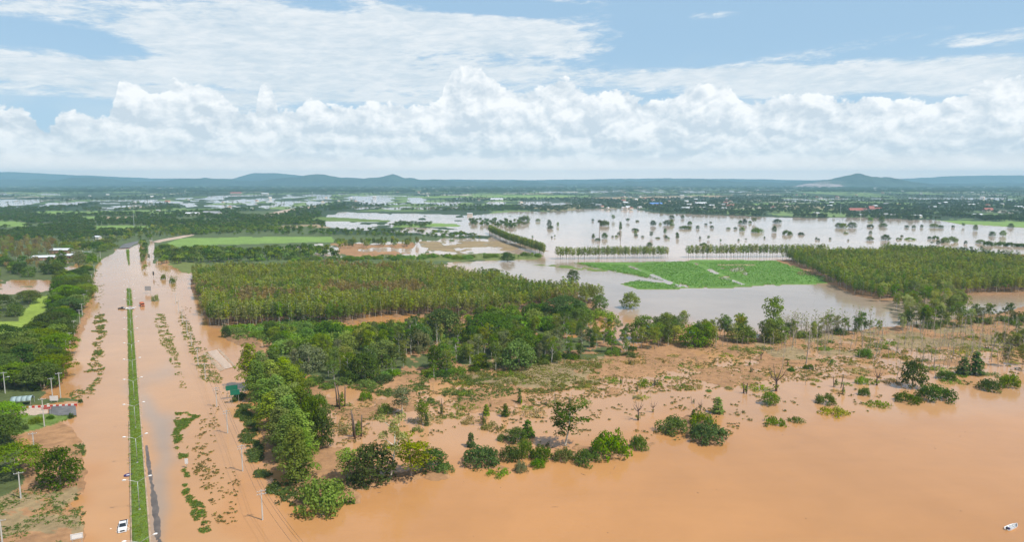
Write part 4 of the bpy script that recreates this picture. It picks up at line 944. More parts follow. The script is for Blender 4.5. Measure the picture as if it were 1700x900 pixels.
# small trees and bushes standing in the lake
def lake_trees():
    rs = np.random.RandomState(8)
    spots = [(870,367,20,8),(893,368,8,6),(912,376,8,10),(914,380,10,8),(926,376,4,8),(1004,375,16,8),(984,367,4,5),(1018,366,6,10),(1042,369,8,9),(1058,368,6,3),(1084,375,10,8),(1096,373,5,4),(1108,374,14,10),(1116,375,8,5),(1115,363,10,7),(1133,363,6,6),(1145,374,8,6),(1158,380,6,5),(1172,374,5,4),(1180,373,5,5),(1182,379,6,4),(1229,372,8,7),(1236,373,8,9),(1245,371,6,6),(1252,371,9,9),(1209,381,7,5),(1221,381,6,5),(1232,384,9,9),(1256,386,20,9),(1290,371,14,8),(1285,386,8,10),(1307,390,16,8),(1330,390,10,5),(1393,378,12,7),(1400,379,12,9),(1415,378,14,9),(1404,388,8,3),(1445,377,10,5),(1466,377,12,9),(1445,367,8,7),(1463,370,10,9),(1511,366,7,8),(1505,378,7,5),(1517,379,6,5),(1530,378,5,5),(1551,378,14,9),(1562,379,8,5),(1582,378,5,5),(1599,377,5,7),(1619,383,7,10),(1647,392,10,8),(1665,392,10,8),(1678,378,10,9),(1444,399,12,7),(1470,399,14,9),(1492,398,8,4),(1445,389,5,5),(1497,393,5,4),(1510,398,16,5),(1543,397,6,4),(1553,397,10,5),(1565,404,6,5),(1547,406,5,5),(1557,406,6,7),(1576,402,26,12),(1603,405,5,6),(1627,404,14,8),(1640,408,14,7),(1660,408,18,8),(1680,409,22,7),(1697,410,16,6),(1629,415,6,6),(1612,415,6,6),(1596,414,5,5),(884,395,3,4),(916,395,3,4),(921,394,3,5),(985,396,6,8),(1004,396,10,13),(992,400,9,6),(1017,394,4,3),(1023,394,5,5),(1027,390,5,6),(1056,392,6,4),(1067,394,5,4),(1081,395,6,10),(1092,396,8,3),(1106,396,6,6),(1110,397,4,3),(1125,396,5,8),(1078,410,10,8),(1162,397,4,4),(1176,398,5,8),(1196,402,4,5),(1226,400,4,5),(1238,399,4,4),(1168,408,12,5),(1269,396,3,3),(1359,399,4,3),(1378,398,4,3),(1355,398,4,5),(1408,400,3,3),(1055,389,5,7),(1124,391,5,6),(1030,382,5,12),(1104,388,5,8),(1055,383,12,5),(1137,380,20,5),(1115,373,6,8)]
    for i, (px, py, w, h) in enumerate(spots):
        x, y = P(px, py); d = depth(y)
        put((('broad', 'broad', 'slender', 'tall')[rs.randint(4)] if w < 1.25 * h else 'broad') if w < 2 * h else 'bush', x, y, h * d / F * (.75 + .5 * rs.rand()), ['dark', 'dark', 'mid', 'far'][rs.randint(4)], 'small dark tree or bush standing in the open lake', 'lone trees dotted over the lake', parts=False, wide=w * d / F * .95, name='lake_tree', z=-.2)
lake_trees()

# tree belts round the lake and over the far plain, one mass each
def far_points(poly, n, seed, hr, **kw):
    x, y = scatter(poly, n, seed, persp=True, **kw); rs = np.random.RandomState(seed + 2)
    return np.stack([x, y, np.zeros_like(x)], -1), hr[0] + (hr[1] - hr[0]) * rs.rand(len(x))
def stuff_far():
    fk = [variant('far', i)[2] for i in range(6)]; fw = [variant('farwood', i)[2] for i in range(4)]
    waters = [wpoly(o[4]) for o in OPS if o[0] == 'W' or o[1] in ('field', 'tan', 'crop')]
    def dry(pts, sc, keep=.0, seed=0):
        m = np.zeros(len(pts), bool)
        for p in waters: m |= inside(pts[:, 0], pts[:, 1], p)
        lake = inside(pts[:, 0], pts[:, 1], wpoly([(840, 352), (925, 353), (975, 348), (1060, 348), (1100, 356), (1180, 358), (1260, 361), (1440, 363), (1560, 368), (1700, 374), (2600, 376), (2600, 440), (815, 440)]))
        m = ~m | (np.random.RandomState(seed).rand(len(pts)) < keep); m &= ~lake; return pts[m], sc[m]
    # beyond 1.5 km
    p, s = far_points([(-400, 307), (2100, 307), (2100, 320), (-400, 320)], 9000, 301, (.9, 1.5)); stuff('horizon_woods', *dry(p, s, .25), fw, 'blue green woods covering the plain below the hills', GREEN['far'], 1)
    p, s = far_points([(-400, 320), (2100, 320), (2100, 345), (-400, 345)], 17000, 303, (.55, .95), hole=.36, hs=70); stuff('far_woods', *dry(p, s, .06), fk, 'scattered distant trees between far fields and flooded patches', GREEN['far'], 2)
    p, s = far_points([(850, 330), (2100, 326), (2100, 373), (1700, 372), (1560, 366), (1260, 360), (1100, 355), (1060, 347), (975, 347), (925, 352), (850, 352)], 10000, 305, (.65, 1.1), hole=.12, hs=60); stuff('lakeside_woods', *dry(p, s, .03), fk, 'dense dark trees along the far shore of the lake', GREEN['far'], 3)
    p, s = far_points([(-400, 343), (540, 343), (860, 338), (860, 351), (780, 352), (600, 348), (535, 352), (530, 366), (440, 372), (300, 372), (-400, 372)], 8000, 307, (.6, 1.0), hole=.22, hs=50); stuff('plain_woods', *dry(p, s, .03), fk, 'dark trees crowding the plain left of the lake', GREEN['dark'], 4)
    p, s = far_points([(-400, 368), (330, 368), (470, 362), (550, 372), (540, 376), (330, 382), (250, 388), (100, 402), (-400, 405)], 5200, 309, (.55, .95), hole=.15, hs=40); stuff('roadside_woods', *dry(p, s, .0), fk, 'dark trees on the left plain before the far highway', GREEN['dark'], 5)
    p, s = far_points([(235, 384), (480, 365), (540, 372), (535, 380), (300, 392)], 700, 310, (.5, .8)); stuff('hedge_woods', *dry(p, s, .0), fk, 'green hedge trees along the far end of the road', GREEN['mid'], 6)
    p, s = far_points([(645, 376), (660, 371), (720, 372), (700, 379)], 60, 311, (.6, .9)); q, t = far_points([(780, 366), (850, 368), (880, 372), (850, 380), (780, 374)], 110, 312, (.6, .95))
    stuff('island_woods', np.vstack([p, q]), np.concatenate([s, t]), fk, 'dark trees on small islands west of the lake', GREEN['dark'], 7)
stuff_far()

# ------------------------------------------------------------------ turn the pool into things and masses
def settle_pool():
    nb = {}; rest = {}; cap = {'plantation': 300, 'broad': 235, 'slender': 225, 'dead': 295, 'bush': 210, 'mat': 215, 'spreading': 200, 'airy': 120}
    for c in sorted(POOL, key=lambda c: -c[0]):
        px, py, zone, k, x, y, h, col, lab, grp = 0, 0, *c[1:]
        nb[k] = nb.get(k, 0) + 1
        if nb[k] <= cap.get(k, 290):
            big = c[0] * F
            put(k, x, y, h, col, lab, grp, parts=big > 24 and k not in ('bush', 'mat'), z=-.1)
        else: rest.setdefault((zone, k, col), []).append((x, y, h))
    LAB = dict(main_plantation='olive green mass of the large plantation', right_plantation='olive green mass of the plantation by the basin', far_plantation='far parts of the windbreak rows', left_plain='further trees of the left plain',
               middle_wood='undergrowth of the mixed wood', east_grove='further trees by the basin', bare_wood='further thin bare stems', scrub='further small shrubs on the flats', left_wood='further trees left of the road', plantation_fringe='further bushes by the plantation')
    for (zone, k, col), v in rest.items():
        a = np.array(v); pts = np.stack([a[:, 0], a[:, 1], np.full(len(a), -.1)], -1); hh = variant(k, 0)[3]
        stuff(zone + '_trees', pts, a[:, 2] / hh, [variant(k if k != 'broad' else 'far', i)[2] for i in range(min(6, NVAR[k]))], LAB[zone] + ', ' + {'dark': 'dark green', 'mid': 'mid green', 'olive': 'olive', 'brown': 'brownish', 'bright': 'bright green', 'pale': 'pale', 'grey': 'grey green', 'dry': 'dry'}.get(col, col), GREEN[col], len(v))
settle_pool()

# ------------------------------------------------------------------ grass and weeds
def tuft(seed, n, w, h, size):
    rs = np.random.RandomState(seed); L = Leaves()
    b = [(rs.normal() * w * .4, rs.normal() * w * .4, h * .25, w * .35, w * .35, h * .6) for _ in range(5)]
    L.cloud(b, n, size, rs, .2, -.1, 1.4); V, Fq, t = L.arrays(); V[:, 2] = np.abs(V[:, 2])
    return mesh_np('tuft', V, [Fq], M['leaf'], tint=t)
TUFT = [tuft(i, 40, 1.0, .7, .34) for i in range(5)]; FINE = [tuft(20 + i, 60, 1.2, .35, .26) for i in range(5)]
def grass(name, polys, n, label, colour, seed, sc=(.6, 1.3), kinds=None, z=.0, **kw):
    A, S = [], []; rs = np.random.RandomState(seed)
    for i, p in enumerate(polys):
        x, y = scatter(p, n if not isinstance(n, list) else n[i], seed + i, **kw); A.append(np.stack([x, y, np.full_like(x, z)], -1)); S.append(sc[0] + (sc[1] - sc[0]) * rs.rand(len(x)))
    stuff(name, np.vstack(A), np.concatenate(S), kinds or TUFT, label, colour, seed)
FLATS = [(540, 690), (700, 632), (900, 598), (1060, 585), (1300, 565), (1500, 552), (1850, 545), (1850, 590), (1650, 605), (1500, 622), (1350, 632), (1200, 645), (1050, 655), (960, 670), (830, 695), (700, 700), (560, 745)]
grass('dry_grass', [FLATS], 12000, 'dry yellowish grass over the scrub flats', (.29, .24, .10), 401, (.35, .9), hole=.45, hs=9)
grass('green_weeds', [FLATS], 7500, 'green weed patches over the scrub flats', (.17, .20, .055), 402, (.35, 1.0), hole=.66, hs=7)
grass('marsh_grass', [[(760, 610), (900, 588), (1000, 586), (995, 640), (900, 655), (780, 645)]], 3500, 'yellow green marsh grass below the mixed wood', (.24, .23, .07), 403, (.5, 1.3), hole=.25, hs=8)
grass('marsh_grass', [[(560, 640), (700, 615), (820, 625), (860, 655), (740, 680), (640, 660)]], 2600, 'green marsh grass left of the yellow patch', (.15, .19, .05), 404, (.6, 1.4), hole=.45, hs=8)
grass('floating_weeds', [[(560, 745), (800, 700), (1100, 660), (1400, 650), (1700, 610), (1700, 640), (1400, 690), (1100, 740), (800, 780), (600, 800)]], 2600, 'thin drifting weeds along the river edge', (.20, .19, .07), 405, (.4, 1.0), hole=.78, hs=6)
VERGE = [[(255, 520), (272, 522), (286, 555), (294, 600), (304, 630), (312, 644), (300, 646), (284, 608), (270, 575), (258, 540)], [(298, 516), (312, 530), (320, 552), (346, 590), (370, 628), (362, 640), (344, 640), (326, 615), (310, 575), (300, 545)],
         [(282, 458), (294, 458), (291, 486), (286, 484)], [(290, 684), (332, 690), (316, 700), (304, 716), (314, 745), (307, 775), (317, 820), (336, 850), (345, 886), (328, 892), (308, 840), (301, 780), (293, 730)]]
grass('verge_weeds', VERGE, [1500, 2000, 260, 2900], 'green weed strips on the drowned verge right of the highway', (.17, .235, .05), 410, (.2, .62), hole=.40, hs=3.0, wav=2)
grass('verge_weeds', [[(292, 500), (308, 505), (320, 540), (300, 540)], [(330, 690), (350, 700), (345, 800), (330, 830), (318, 760)], [(250, 440), (292, 460), (284, 492), (262, 500)], [(345, 640), (400, 660), (360, 700), (340, 680)], [(320, 770), (395, 790), (400, 860), (330, 880)]], [70, 420, 90, 60, 300], 'thin scattered weeds in the flooded verge', (.20, .18, .06), 411, (.25, .7), hole=.5, hs=3, wav=5)
grass('verge_weeds', [[(150, 600), (160, 560), (154, 525), (172, 522), (172, 555), (168, 600), (158, 640), (150, 650)], [(150, 452), (166, 456), (172, 500), (160, 522), (152, 500)], [(110, 655), (150, 640), (148, 662), (120, 672)]], [1300, 160, 160], 'weed strip in the flood left of the highway', (.16, .21, .055), 412, (.3, .85), hole=.35, hs=4, wav=4)
grass('bank_weeds', [[(385, 655), (402, 645), (425, 705), (440, 750), (458, 790), (470, 830), (455, 840), (430, 790), (405, 720)], [(470, 806), (600, 790), (640, 805), (540, 850), (490, 845)], [(372, 552), (480, 545), (430, 575), (385, 562)]], [1500, 500, 300], 'weedy bank below the thick tree row', (.12, .16, .045), 413, (.5, 1.4), hole=.3, hs=7, wav=5)
grass('bank_weeds', [[(10, 815), (60, 810), (120, 790), (136, 850), (130, 900), (128, 1000), (-100, 1000)], [(95, 740), (140, 740), (138, 800), (110, 790)]], [3000, 500], 'weeds and grass on the orange bank in the bottom left', (.14, .19, .05), 414, (.4, 1.1), hole=.5, hs=6)
grass('lawn_grass', [[(20, 690), (118, 690), (126, 693), (90, 706), (40, 722), (15, 725)]], [500], 'lawn at the entrance', (.14, .22, .04), 415, (.4, .7))
CROPS = [[(952, 436), (1130, 434), (1148, 431), (1285, 433), (1385, 466), (1388, 470), (1160, 478), (1040, 441)], [(1040, 441), (1098, 461), (1125, 476), (1060, 480), (1032, 472), (1110, 468), (985, 444)]]
grass('crop_plants', [[(952, 437), (1036, 440), (1086, 461), (1108, 468), (985, 445)], [(1050, 440), (1130, 434), (1150, 438), (1190, 457), (1232, 473), (1160, 478), (1130, 473), (1100, 461)], [(1158, 436), (1285, 433), (1385, 466), (1386, 470), (1246, 473), (1200, 456)], [(1036, 472), (1060, 465), (1128, 475), (1120, 480), (1060, 480)]], [1500, 4200, 4800, 700],
      'green crop rows on the dry part of the basin', (.15, .29, .05), 420, (.45, .85), z=.2)

# ------------------------------------------------------------------ the highway
ROAD = math.atan2(643.0, F * CP + 152 * SP)   # the highway runs off to the left of the view
def edge(pts): return [P(*p) for p in pts]
def strip(name, left, right, z, mat, label, wav=0.0, seed=0, thick=.3, n=60, kind='structure', cover=None, crown=0.0, nc=9):
    """a raised strip of ground between two surveyed edges"""
    L, Rr = edge(left), edge(right)
    def along(E, m):
        d = [0]; 
        for a, b in zip(E, E[1:]): d.append(d[-1] + math.hypot(b[0] - a[0], b[1] - a[1]))
        t = np.linspace(0, d[-1], m); return np.interp(t, d, [e[0] for e in E]), np.interp(t, d, [e[1] for e in E])
    lx, ly = along(L, n); rx, ry = along(Rr, n)
    if wav:
        lx = lx + (fbm(ly / 3, ly * 0, seed) - .5) * wav; rx = rx + (fbm(ry / 3, ry * 0, seed + 3) - .5) * wav
    f = np.linspace(0, 1, nc)[None, :]; x = lx[:, None] * (1 - f) + rx[:, None] * f; y = ly[:, None] * (1 - f) + ry[:, None] * f
    zz = np.full_like(x, z) + (fbm(x / .9, y / .9, seed + 7) - .5) * (.16 if wav > .3 else .0)
    if crown: zz = z - crown * (2 * f - 1) ** 2 + (fbm(x / 2.0, y / 7.0, seed + 7, 5) - .5) * crown * 1.1
    else: zz[:, 0] = zz[:, -1] = z - thick
    x[:, 1] = x[:, 0] + (x[:, 2] - x[:, 0]) * .08; x[:, -2] = x[:, -1] - (x[:, -1] - x[:, -3]) * .08
    V = np.stack([x, y, zz], -1).reshape(-1, 3); i = np.arange(n * nc).reshape(n, nc)
    Fq = np.stack([i[:-1, :-1], i[:-1, 1:], i[1:, 1:], i[1:, :-1]], -1).reshape(-1, 4)
    col = None
    if cover: col = np.tile(np.array(COV[cover]), (len(V), 1))
    me = mesh_np(name, V, [Fq], mat, color=col, smooth=True); o = link(bpy.data.objects.new(name, me)); return tag(o, label, None, None, kind)
# median: y -> left, right edge
ML = lambda y: 211.0 + (y - 480) * .0186; MR = lambda y: 217.0 + (y - 480) * .0755
def median(y0, y1, n=200):
    ys = np.linspace(y1, y0, 14); strip('median', [(ML(y), y) for y in ys], [(MR(y), y) for y in ys], .30, M['ground'], 'long grassy median between the drowned carriageways', 0.0, 3, .6, n, cover='grass')
median(515, 1060, 300); median(479, 508, 30)
strip('median', [(213.6, 441), (209.2, 414)], [(214.6, 441), (214.5, 414)], .25, M['ground'], 'far end of the grassy median near the dry road', 0, 5, .5, 20, cover='grass')
strip('kerb', [(MR(y) - .6 - (y - 480) * .001, y) for y in (1060, 900, 800, 700, 600, 520)], [(MR(y) + .5 + (y - 480) * .0045, y) for y in (1060, 900, 800, 700, 600, 520)], .38, M['kerb'], 'orange stained kerb along the right side of the median', 0, 1, .6, 120)
strip('kerb', [(ML(y) - .6 - (y - 480) * .0028, y) for y in (1060, 900, 800, 700)], [(ML(y) + .6, y) for y in (1060, 900, 800, 700)], .34, M['kerb'], 'muddy kerb along the left side of the median', 0, 1, .6, 80)
my = np.linspace(1050, 482, 60)
grass('median_grass', [[(ML(y) + .6, y) for y in (1060, 900, 760, 620, 515)] + [(MR(y) - .8, y) for y in (515, 620, 760, 900, 1060)]], 4200, 'short green grass on the highway median', (.22, .29, .05), 430, (.35, .7), kinds=FINE, z=.22)
grass('median_grass', [[(ML(508) + .3, 508), (ML(480) + .3, 480), (MR(480), 480), (MR(508), 508)], [(213.8, 440), (209.6, 416), (214.2, 416), (214.5, 440)]], [260, 260], 'grass on the far median pieces', (.20, .28, .05), 431, (.6, 1.0), kinds=FINE, z=.22)
# where the carriageway comes out of the water
strip('wet_road', [(256, 960), (254, 910), (252, 880), (248, 840), (245, 810), (242, 780), (240, 740)], [(282, 960), (276, 910), (271, 880), (266, 840), (260, 810), (254, 780), (246, 740)], .018, M['wet'], 'dark wet asphalt just showing above the flood', .25, 9, .03, 500, crown=.05, nc=21)
strip('road', [(196, 413), (205, 406), (222, 402), (232, 400)], [(216, 412), (222, 407), (232, 404), (238, 403)], .62, M['asphalt'], 'dry grey asphalt where the highway rises out of the flood', .6, 4, .3, 30)
strip('road', [(252, 402), (262, 399), (290, 394), (318, 389)], [(262, 404), (272, 401), (300, 396), (322, 391)], .62, M['slab'], 'pale dry road running off past the trees', .6, 6, .3, 30)
strip('road', [(424, 360), (470, 349), (520, 342)], [(440, 361), (484, 351), (530, 343)], .8, M['slab'], 'pale straight road crossing the far plain', 2, 8, .8, 30)
strip('road', [(343, 585), (374, 614)], [(360, 581), (388, 610)], .16, M['slab'], 'pale square of dry side road above the flood', 1.1, 2, .3, 24)
strip('road', [(336, 588), (366, 618)], [(343, 585), (374, 614)], .12, M['kerb'], 'brown broken shoulder left of the dry side road', 2.2, 12, .3, 24)
strip('road', [(360.5, 581), (388.5, 610)], [(364, 578), (393, 610)], .12, M['kerb'], 'brown broken shoulder right of the dry side road', 1.6, 13, .3, 24)
strip('road', [(80, 692), (80, 676)], [(128, 691), (126, 675)], .30, M['asphalt'], 'blue grey entrance road ending at the flood', .2, 14, .5, 24)
strip('pavement', [(30, 692), (32, 680)], [(80, 692), (80, 678)], .31, M['slab'], 'pale pavement at the entrance', .2, 15, .5, 24)

# street lamps on the median
def make_lamp():
    e = empty('street_lamp', (0, 0, 0)); mb = MB(); mb.tube([(0, 0, -.1), (0, 0, 4), (0, 0, 7.6)], [.09, .07, .05], 8); mb.build('pole', M['steel'], e, smooth=True)
    mb = MB(); mb.box(-.22, .22, -.22, .22, -.1, .12); mb.build('base', M['concrete'], e, .02)
    for s in (-1, 1):
        mb = MB(); mb.tube([(0, 0, 7.5), (s * .5, 0, 7.75), (s * 1.3, 0, 8.15), (s * 2.3, 0, 8.5), (s * 2.6, 0, 8.55)], [.055, .05, .045, .04, .04], 6); mb.build('arm', M['steel'], e, smooth=True)
        mb = MB(); k = s; mb.tube([(k * 2.45, 0, 8.54), (k * 2.7, 0, 8.60), (k * 3.1, 0, 8.64), (k * 3.4, 0, 8.62)], [.09, .19, .20, .10], 8); hd = mb.build('lamp_head', M['white'], e, smooth=True)
        mb = MB(); mb.tube([(k * 2.7, 0, 8.47), (k * 3.3, 0, 8.50)], [.11, .11], 8); mb.build('lens', M['lens'], hd, smooth=True)
    return e
def copy_tree(o, parent=None):
    c = o.copy(); C.collection.objects.link(c); c.parent = parent
    for ch in list(o.children): copy_tree(ch, c)
    return c
ORD = ['nearest', 'second', 'third', 'fourth', 'fifth', 'sixth', 'seventh', 'eighth', 'ninth', 'tenth', 'eleventh', 'twelfth', 'thirteenth', 'fourteenth']
def lamps():
    proto = None; k = 0
    for i in range(14):
        d = 146.0 + 29.0 * i; py = 298 + 85 * F / d; py = min(py, 1200)
        # solve for the true foot
        y0 = d / CP - H * SP / CP if False else None
        pyf = py; x, y = P((ML(py) + MR(py)) / 2 + .5, py)
        if 508 < py < 515 or py < 480: continue
        o = proto if proto is None else copy_tree(proto)
        if proto is None: proto = o = make_lamp()
        o.location = (x, y, .28); o.rotation_euler = (0, 0, ROAD + R.uniform(-.05, .05))
        tag(o, '%s double armed street lamp along the grassy median counting away from us' % ORD[k], 'street lamp', 'street lamps on the median'); k += 1
lamps()

# power poles
def make_pole(h, arms=1, light=False, wires=True):
    e = empty('power_pole', (0, 0, 0)); mb = MB(); mb.box(-.17, .17, -.17, .17, -.8, h, top=(.06, .06)); mb.build('post', M['concrete'], e, .01)
    for k in range(arms):
        z = h - .35 - .9 * k; mb = MB(); mb.box(-1.1, 1.1, -.24, -.12, z - .06, z + .06); ca = mb.build('crossarm', M['steel'], e, .01)
        for x in (-1.0, -.35, .35, 1.0):
            b = MB(); b.tube([(x, -.18, z + .06), (x, -.18, z + .16), (x, -.18, z + .26)], [.05, .08, .04], 6); b.build('insulator', M['white'], ca)
    if light:
        mb = MB(); mb.tube([(0, 0, h - 2.6), (.7, -.2, h - 2.1), (1.5, -.4, h - 2.0)], .04, 5); mb.tube([(1.3, -.36, h - 2.02), (2.0, -.5, h - 2.0)], [.14, .10], 6); mb.build('street_light', M['white'], e)
    return e
def poles():
    right = [(436, 864, 53), (403, 783, 46), (378, 720, 40), (360, 676, 34), (341, 630, 27), (329, 607, 29), (318, 575, 24), (311, 557, 26), (303, 536, 22), (297, 520, 21), (292, 506, 19), (284, 482, 16), (277, 465, 14), (262, 443, 12), (252, 430, 11)]
    left = [(4, 903, 42), (35, 830, 48), (58, 760, 43), (74, 710, 54), (87, 657, 30), (9, 655, 38), (101, 662, 56), (110, 581, 10), (117, 579, 27), (124, 557, 25), (133, 539, 25), (137, 525, 21), (141, 512, 24), (145, 500, 18), (149, 483, 18), (153, 472, 17), (157, 455, 15), (163, 436, 12), (167, 430, 12)]
    protos = {}
    def add(px, py, hp, two, light, lab, grp):
        x, y = P(px, py); h = hp * depth(y) / F; h = max(5.5, min(10.5, h)); key = (two, light)
        if key not in protos: protos[key] = o = make_pole(9.0, two, light)
        else: o = copy_tree(protos[key])
        o.location = (x, y, 0); o.scale = (1, 1, h / 9.0); o.rotation_euler = (0, 0, ROAD); tag(o, lab, 'power pole', grp); return Vector((x, y, h))
    A = []
    for i, (px, py, hp) in enumerate(right):
        lab = ('%s concrete power pole in the flooded verge right of the highway, counting from the river' % (ORD + ['last'])[i])
        A.append(add(px, py, hp, 2 if i < 4 else 1, False, lab, 'power poles right of the highway'))
    names = ['concrete pole at the very bottom left edge', 'grey pole with a crossarm left of the lone dark tree', 'plain leaning concrete pole above the lone dark tree', 'tall pole beside the entrance signs', 'pole behind the white entrance board', 'pole with a street light among the dark trees', 'tall slim pole in the water beyond the entrance']
    for i, (px, py, hp) in enumerate(left):
        lab = names[i] if i < 7 else 'white concrete pole number in the line before the dark roadside belt'.replace('number in', 'in')
        add(px, py, hp, 1, i in (3, 5), lab if i < 7 else 'white concrete pole in the line before the dark roadside belt', 'power poles left of the highway')
    # cables, sagging from pole to pole
    nxt = Vector((*P(498, 960), 8.2))
    chain = [nxt] + A
    for i, (a, b) in enumerate(zip(chain, chain[1:])):
        if i > 8: break
        mb = MB()
        for off in (-1.0, .35, 1.0):
            pts = []
            for t in np.linspace(0, 1, 9):
                p = a.lerp(b, float(t)); pts.append((p.x + off * math.cos(ROAD), p.y + off * math.sin(ROAD) - .18, p.z - .15 - 1.1 * 4 * t * (1 - t) * .5))
            mb.tube(pts, .028, 4)
        o = mb.build('power_cable', M['cable']); tag(o, 'thin sagging cables between %s and next power pole right of the highway' % (['the frame edge', 'nearest'] + ORD[1:])[i], 'cable', 'power cables right of the highway')
poles()

# ------------------------------------------------------------------ vehicles
def wheel(parent, x, y, r, w):
    mb = MB(); mb.tube([(x - w / 2, y, r), (x + w / 2, y, r)], r, 20); wo = mb.build('wheel', M['rubber'], parent, .02)
    mb = MB(); s = 1 if x > 0 else -1; mb.tube([(x + s * (w / 2 - .02), y, r), (x + s * (w / 2 + .02), y, r)], [r * .6, r * .5], 14); mb.build('rim', M['chrome'], wo)
def extrude_profile(mb, prof, hw, mi=0, tuck=0.0, ztop=None):
    """side profile (y, z) closed, extruded to +-hw; points above ztop are tucked inwards"""
    n = len(prof); 
    def wx(p): return hw - (tuck * max(0, p[1] - ztop) if ztop is not None else 0)
    Lf = [(-wx(p), p[0], p[1]) for p in prof]; Rt = [(wx(p), p[0], p[1]) for p in prof]
    mb.face(Lf[::-1], mi); mb.face(Rt, mi)
    for i in range(n):
        j = (i + 1) % n; mb.face([Lf[i], Lf[j], Rt[j], Rt[i]], mi)
def make_pickup(name, paint, bed_mat, label, loc, rz, cat='pickup truck'):
    e = empty(name, loc, rz); mb = MB()   # nose towards -y
    extrude_profile(mb, [(-2.6, .42), (-2.66, .75), (-2.58, 1.02), (-1.15, 1.13), (-1.0, 1.13), (.85, 1.13), (2.6, 1.10), (2.62, .5), (2.45, .42)], .93)
    mb.build('body', paint, e, .06)
    mb = MB(); extrude_profile(mb, [(-1.25, 1.12), (-.35, 1.72), (-.1, 1.79), (.65, 1.78), (.92, 1.12)], .86, 0, .22, 1.12); cab = mb.build('cab', paint, e, .05)
    mb = MB(); mb.face([(-.76, -1.235, 1.16), (.76, -1.235, 1.16), (.66, -.40, 1.71), (-.66, -.40, 1.71)][::1]); mb.face([(.70, .93, 1.18), (-.70, .93, 1.18), (-.62, .70, 1.70), (.62, .70, 1.70)])
    for v in range(len(mb.v)): mb.v[v] = (mb.v[v][0], mb.v[v][1] + (-.02 if mb.v[v][1] < 0 else .02), mb.v[v][2] + .015)
    mb.build('windscreen', M['glass'], cab)
    for s in (-1, 1):
        mb = MB(); mb.face([(s * .862, -.95, 1.18), (s * .862, .0, 1.18), (s * .755, .0, 1.70), (s * .765, -.32, 1.66)]); mb.face([(s * .862, .06, 1.18), (s * .862, .82, 1.18), (s * .76, .60, 1.70), (s * .755, .06, 1.70)])
        mb.build('side_window', M['glass'], cab)
        mb = MB(); mb.box(s * .93 - .0 if s > 0 else -1.12, 1.12 if s > 0 else -.93, -1.05, -.9, 1.1, 1.26); mb.build('mirror', M['black'], e, .02)
        mb = MB(); mb.box(min(s * .5, s * .86), max(s * .5, s * .86), -2.69, -2.58, .78, .96); mb.build('headlight', M['lens'], e, .02)
        for yy in (-1.75, 1.55): wheel(e, s * .84, yy, .38, .24)
    mb = MB(); mb.box(-.82, .82, 1.0, 2.56, 1.115, 1.19); mb.build('bed_cover', bed_mat, e, .02)
    mb = MB(); mb.box(-.5, .5, -2.70, -2.63, .55, .95); mb.build('grille', M['black'], e, .02)
    mb = MB(); mb.box(-.9, .9, -2.76, -2.64, .42, .60); mb.build('bumper', paint, e, .03)
    return tag(e, label, cat)
x, y = P(204.5, 877)
make_pickup('pickup_truck', M['car_white'], M['black'], 'white pickup with a dark load cover wading through the flood', (x, y, -.30), ROAD - .06)
def wake():
    mb = MB(); ca, sa = math.cos(ROAD), math.sin(ROAD)
    def q(u, v, z): return (x + u * ca - v * sa, y + u * sa + v * ca, z)
    for s in (-1, 1):
        pts = []
        for k in range(26):
            t = k / 25; pts.append((s * (1.0 + (2.0 if s > 0 else 7.5) * t), -2.3 + (6 if s > 0 else 15.0) * t, (.16 * (1 - t) + .02) * R.uniform(.2, 1.5)))
        for k, (a, b) in enumerate(zip(pts, pts[1:])):
            if R.random() < .35 + .65 * k / 25 or k > 5: continue
            mb.face([q(a[0] - a[2], a[1], .015), q(a[0] + a[2], a[1], .015), q(b[0] + b[2], b[1], .015), q(b[0] - b[2], b[1], .015)])
    for k in range(110):
        a = R.random() * 6.28; r = R.uniform(1.0, 1.7); fx, fy = math.cos(a) * r * .85, math.sin(a) * r * 1.75; w = R.uniform(.04, .2)
        mb.face([q(fx - w, fy - w * .6, .02), q(fx + w, fy - w * .4, .03), q(fx + w * .7, fy + w, .02), q(fx - w * .6, fy + w * .7, .03)])
    tag(mb.build('foam', M['foam']), 'pale foam and bow wave round the white pickup', None, None, 'stuff')
wake()
x2, y2 = P(216, 513.5); make_pickup('pickup_truck', M['car_white'], M['white'], 'small white pickup crossing the gap in the median', (x2, y2, -.1), ROAD + 1.45)
x2, y2 = P(203.5, 513); make_pickup('parked_car', M['black'], M['black'], 'dark car half under water left of the median gap', (x2, y2, -.45), ROAD + 1.2, 'car')
def make_truck():
    px, py = P(236, 508); e = empty('truck', (px, py, -.2), ROAD + .1)
    mb = MB(); mb.box(-1.15, 1.15, -3.3, -1.6, .6, 2.7, top=(.08, .15)); cab = mb.build('cab', M['orange'], e, .08)
    mb = MB(); mb.box(-1.0, 1.0, -3.36, -3.26, 1.6, 2.35); mb.build('windscreen', M['glass'], cab)
    mb = MB(); mb.box(-1.2, 1.2, -1.4, 3.4, .9, 1.1); mb.box(-1.2, -1.1, -1.4, 3.4, 1.1, 2.4); mb.box(1.1, 1.2, -1.4, 3.4, 1.1, 2.4); mb.box(-1.1, 1.1, 3.3, 3.4, 1.1, 2.4); mb.box(-1.1, 1.1, -1.4, -1.3, 1.1, 2.4); mb.build('load_bed', M['orange'], e, .03)
    mb = MB(); mb.box(-.45, .45, -3.3, 3.2, .5, .88); mb.build('chassis', M['black'], e)
    for s in (-1, 1):
        for yy in (-2.5, 1.2, 2.4): wheel(e, s * 1.0, yy, .5, .3)
        mb = MB(); mb.box(min(s * .6, s * 1.0), max(s * .6, s * 1.0), -3.36, -3.28, .8, 1.0); mb.build('headlight', M['lens'], e)
    tag(e, 'orange truck with an open load bed standing in the flooded right carriageway', 'truck')
make_truck()
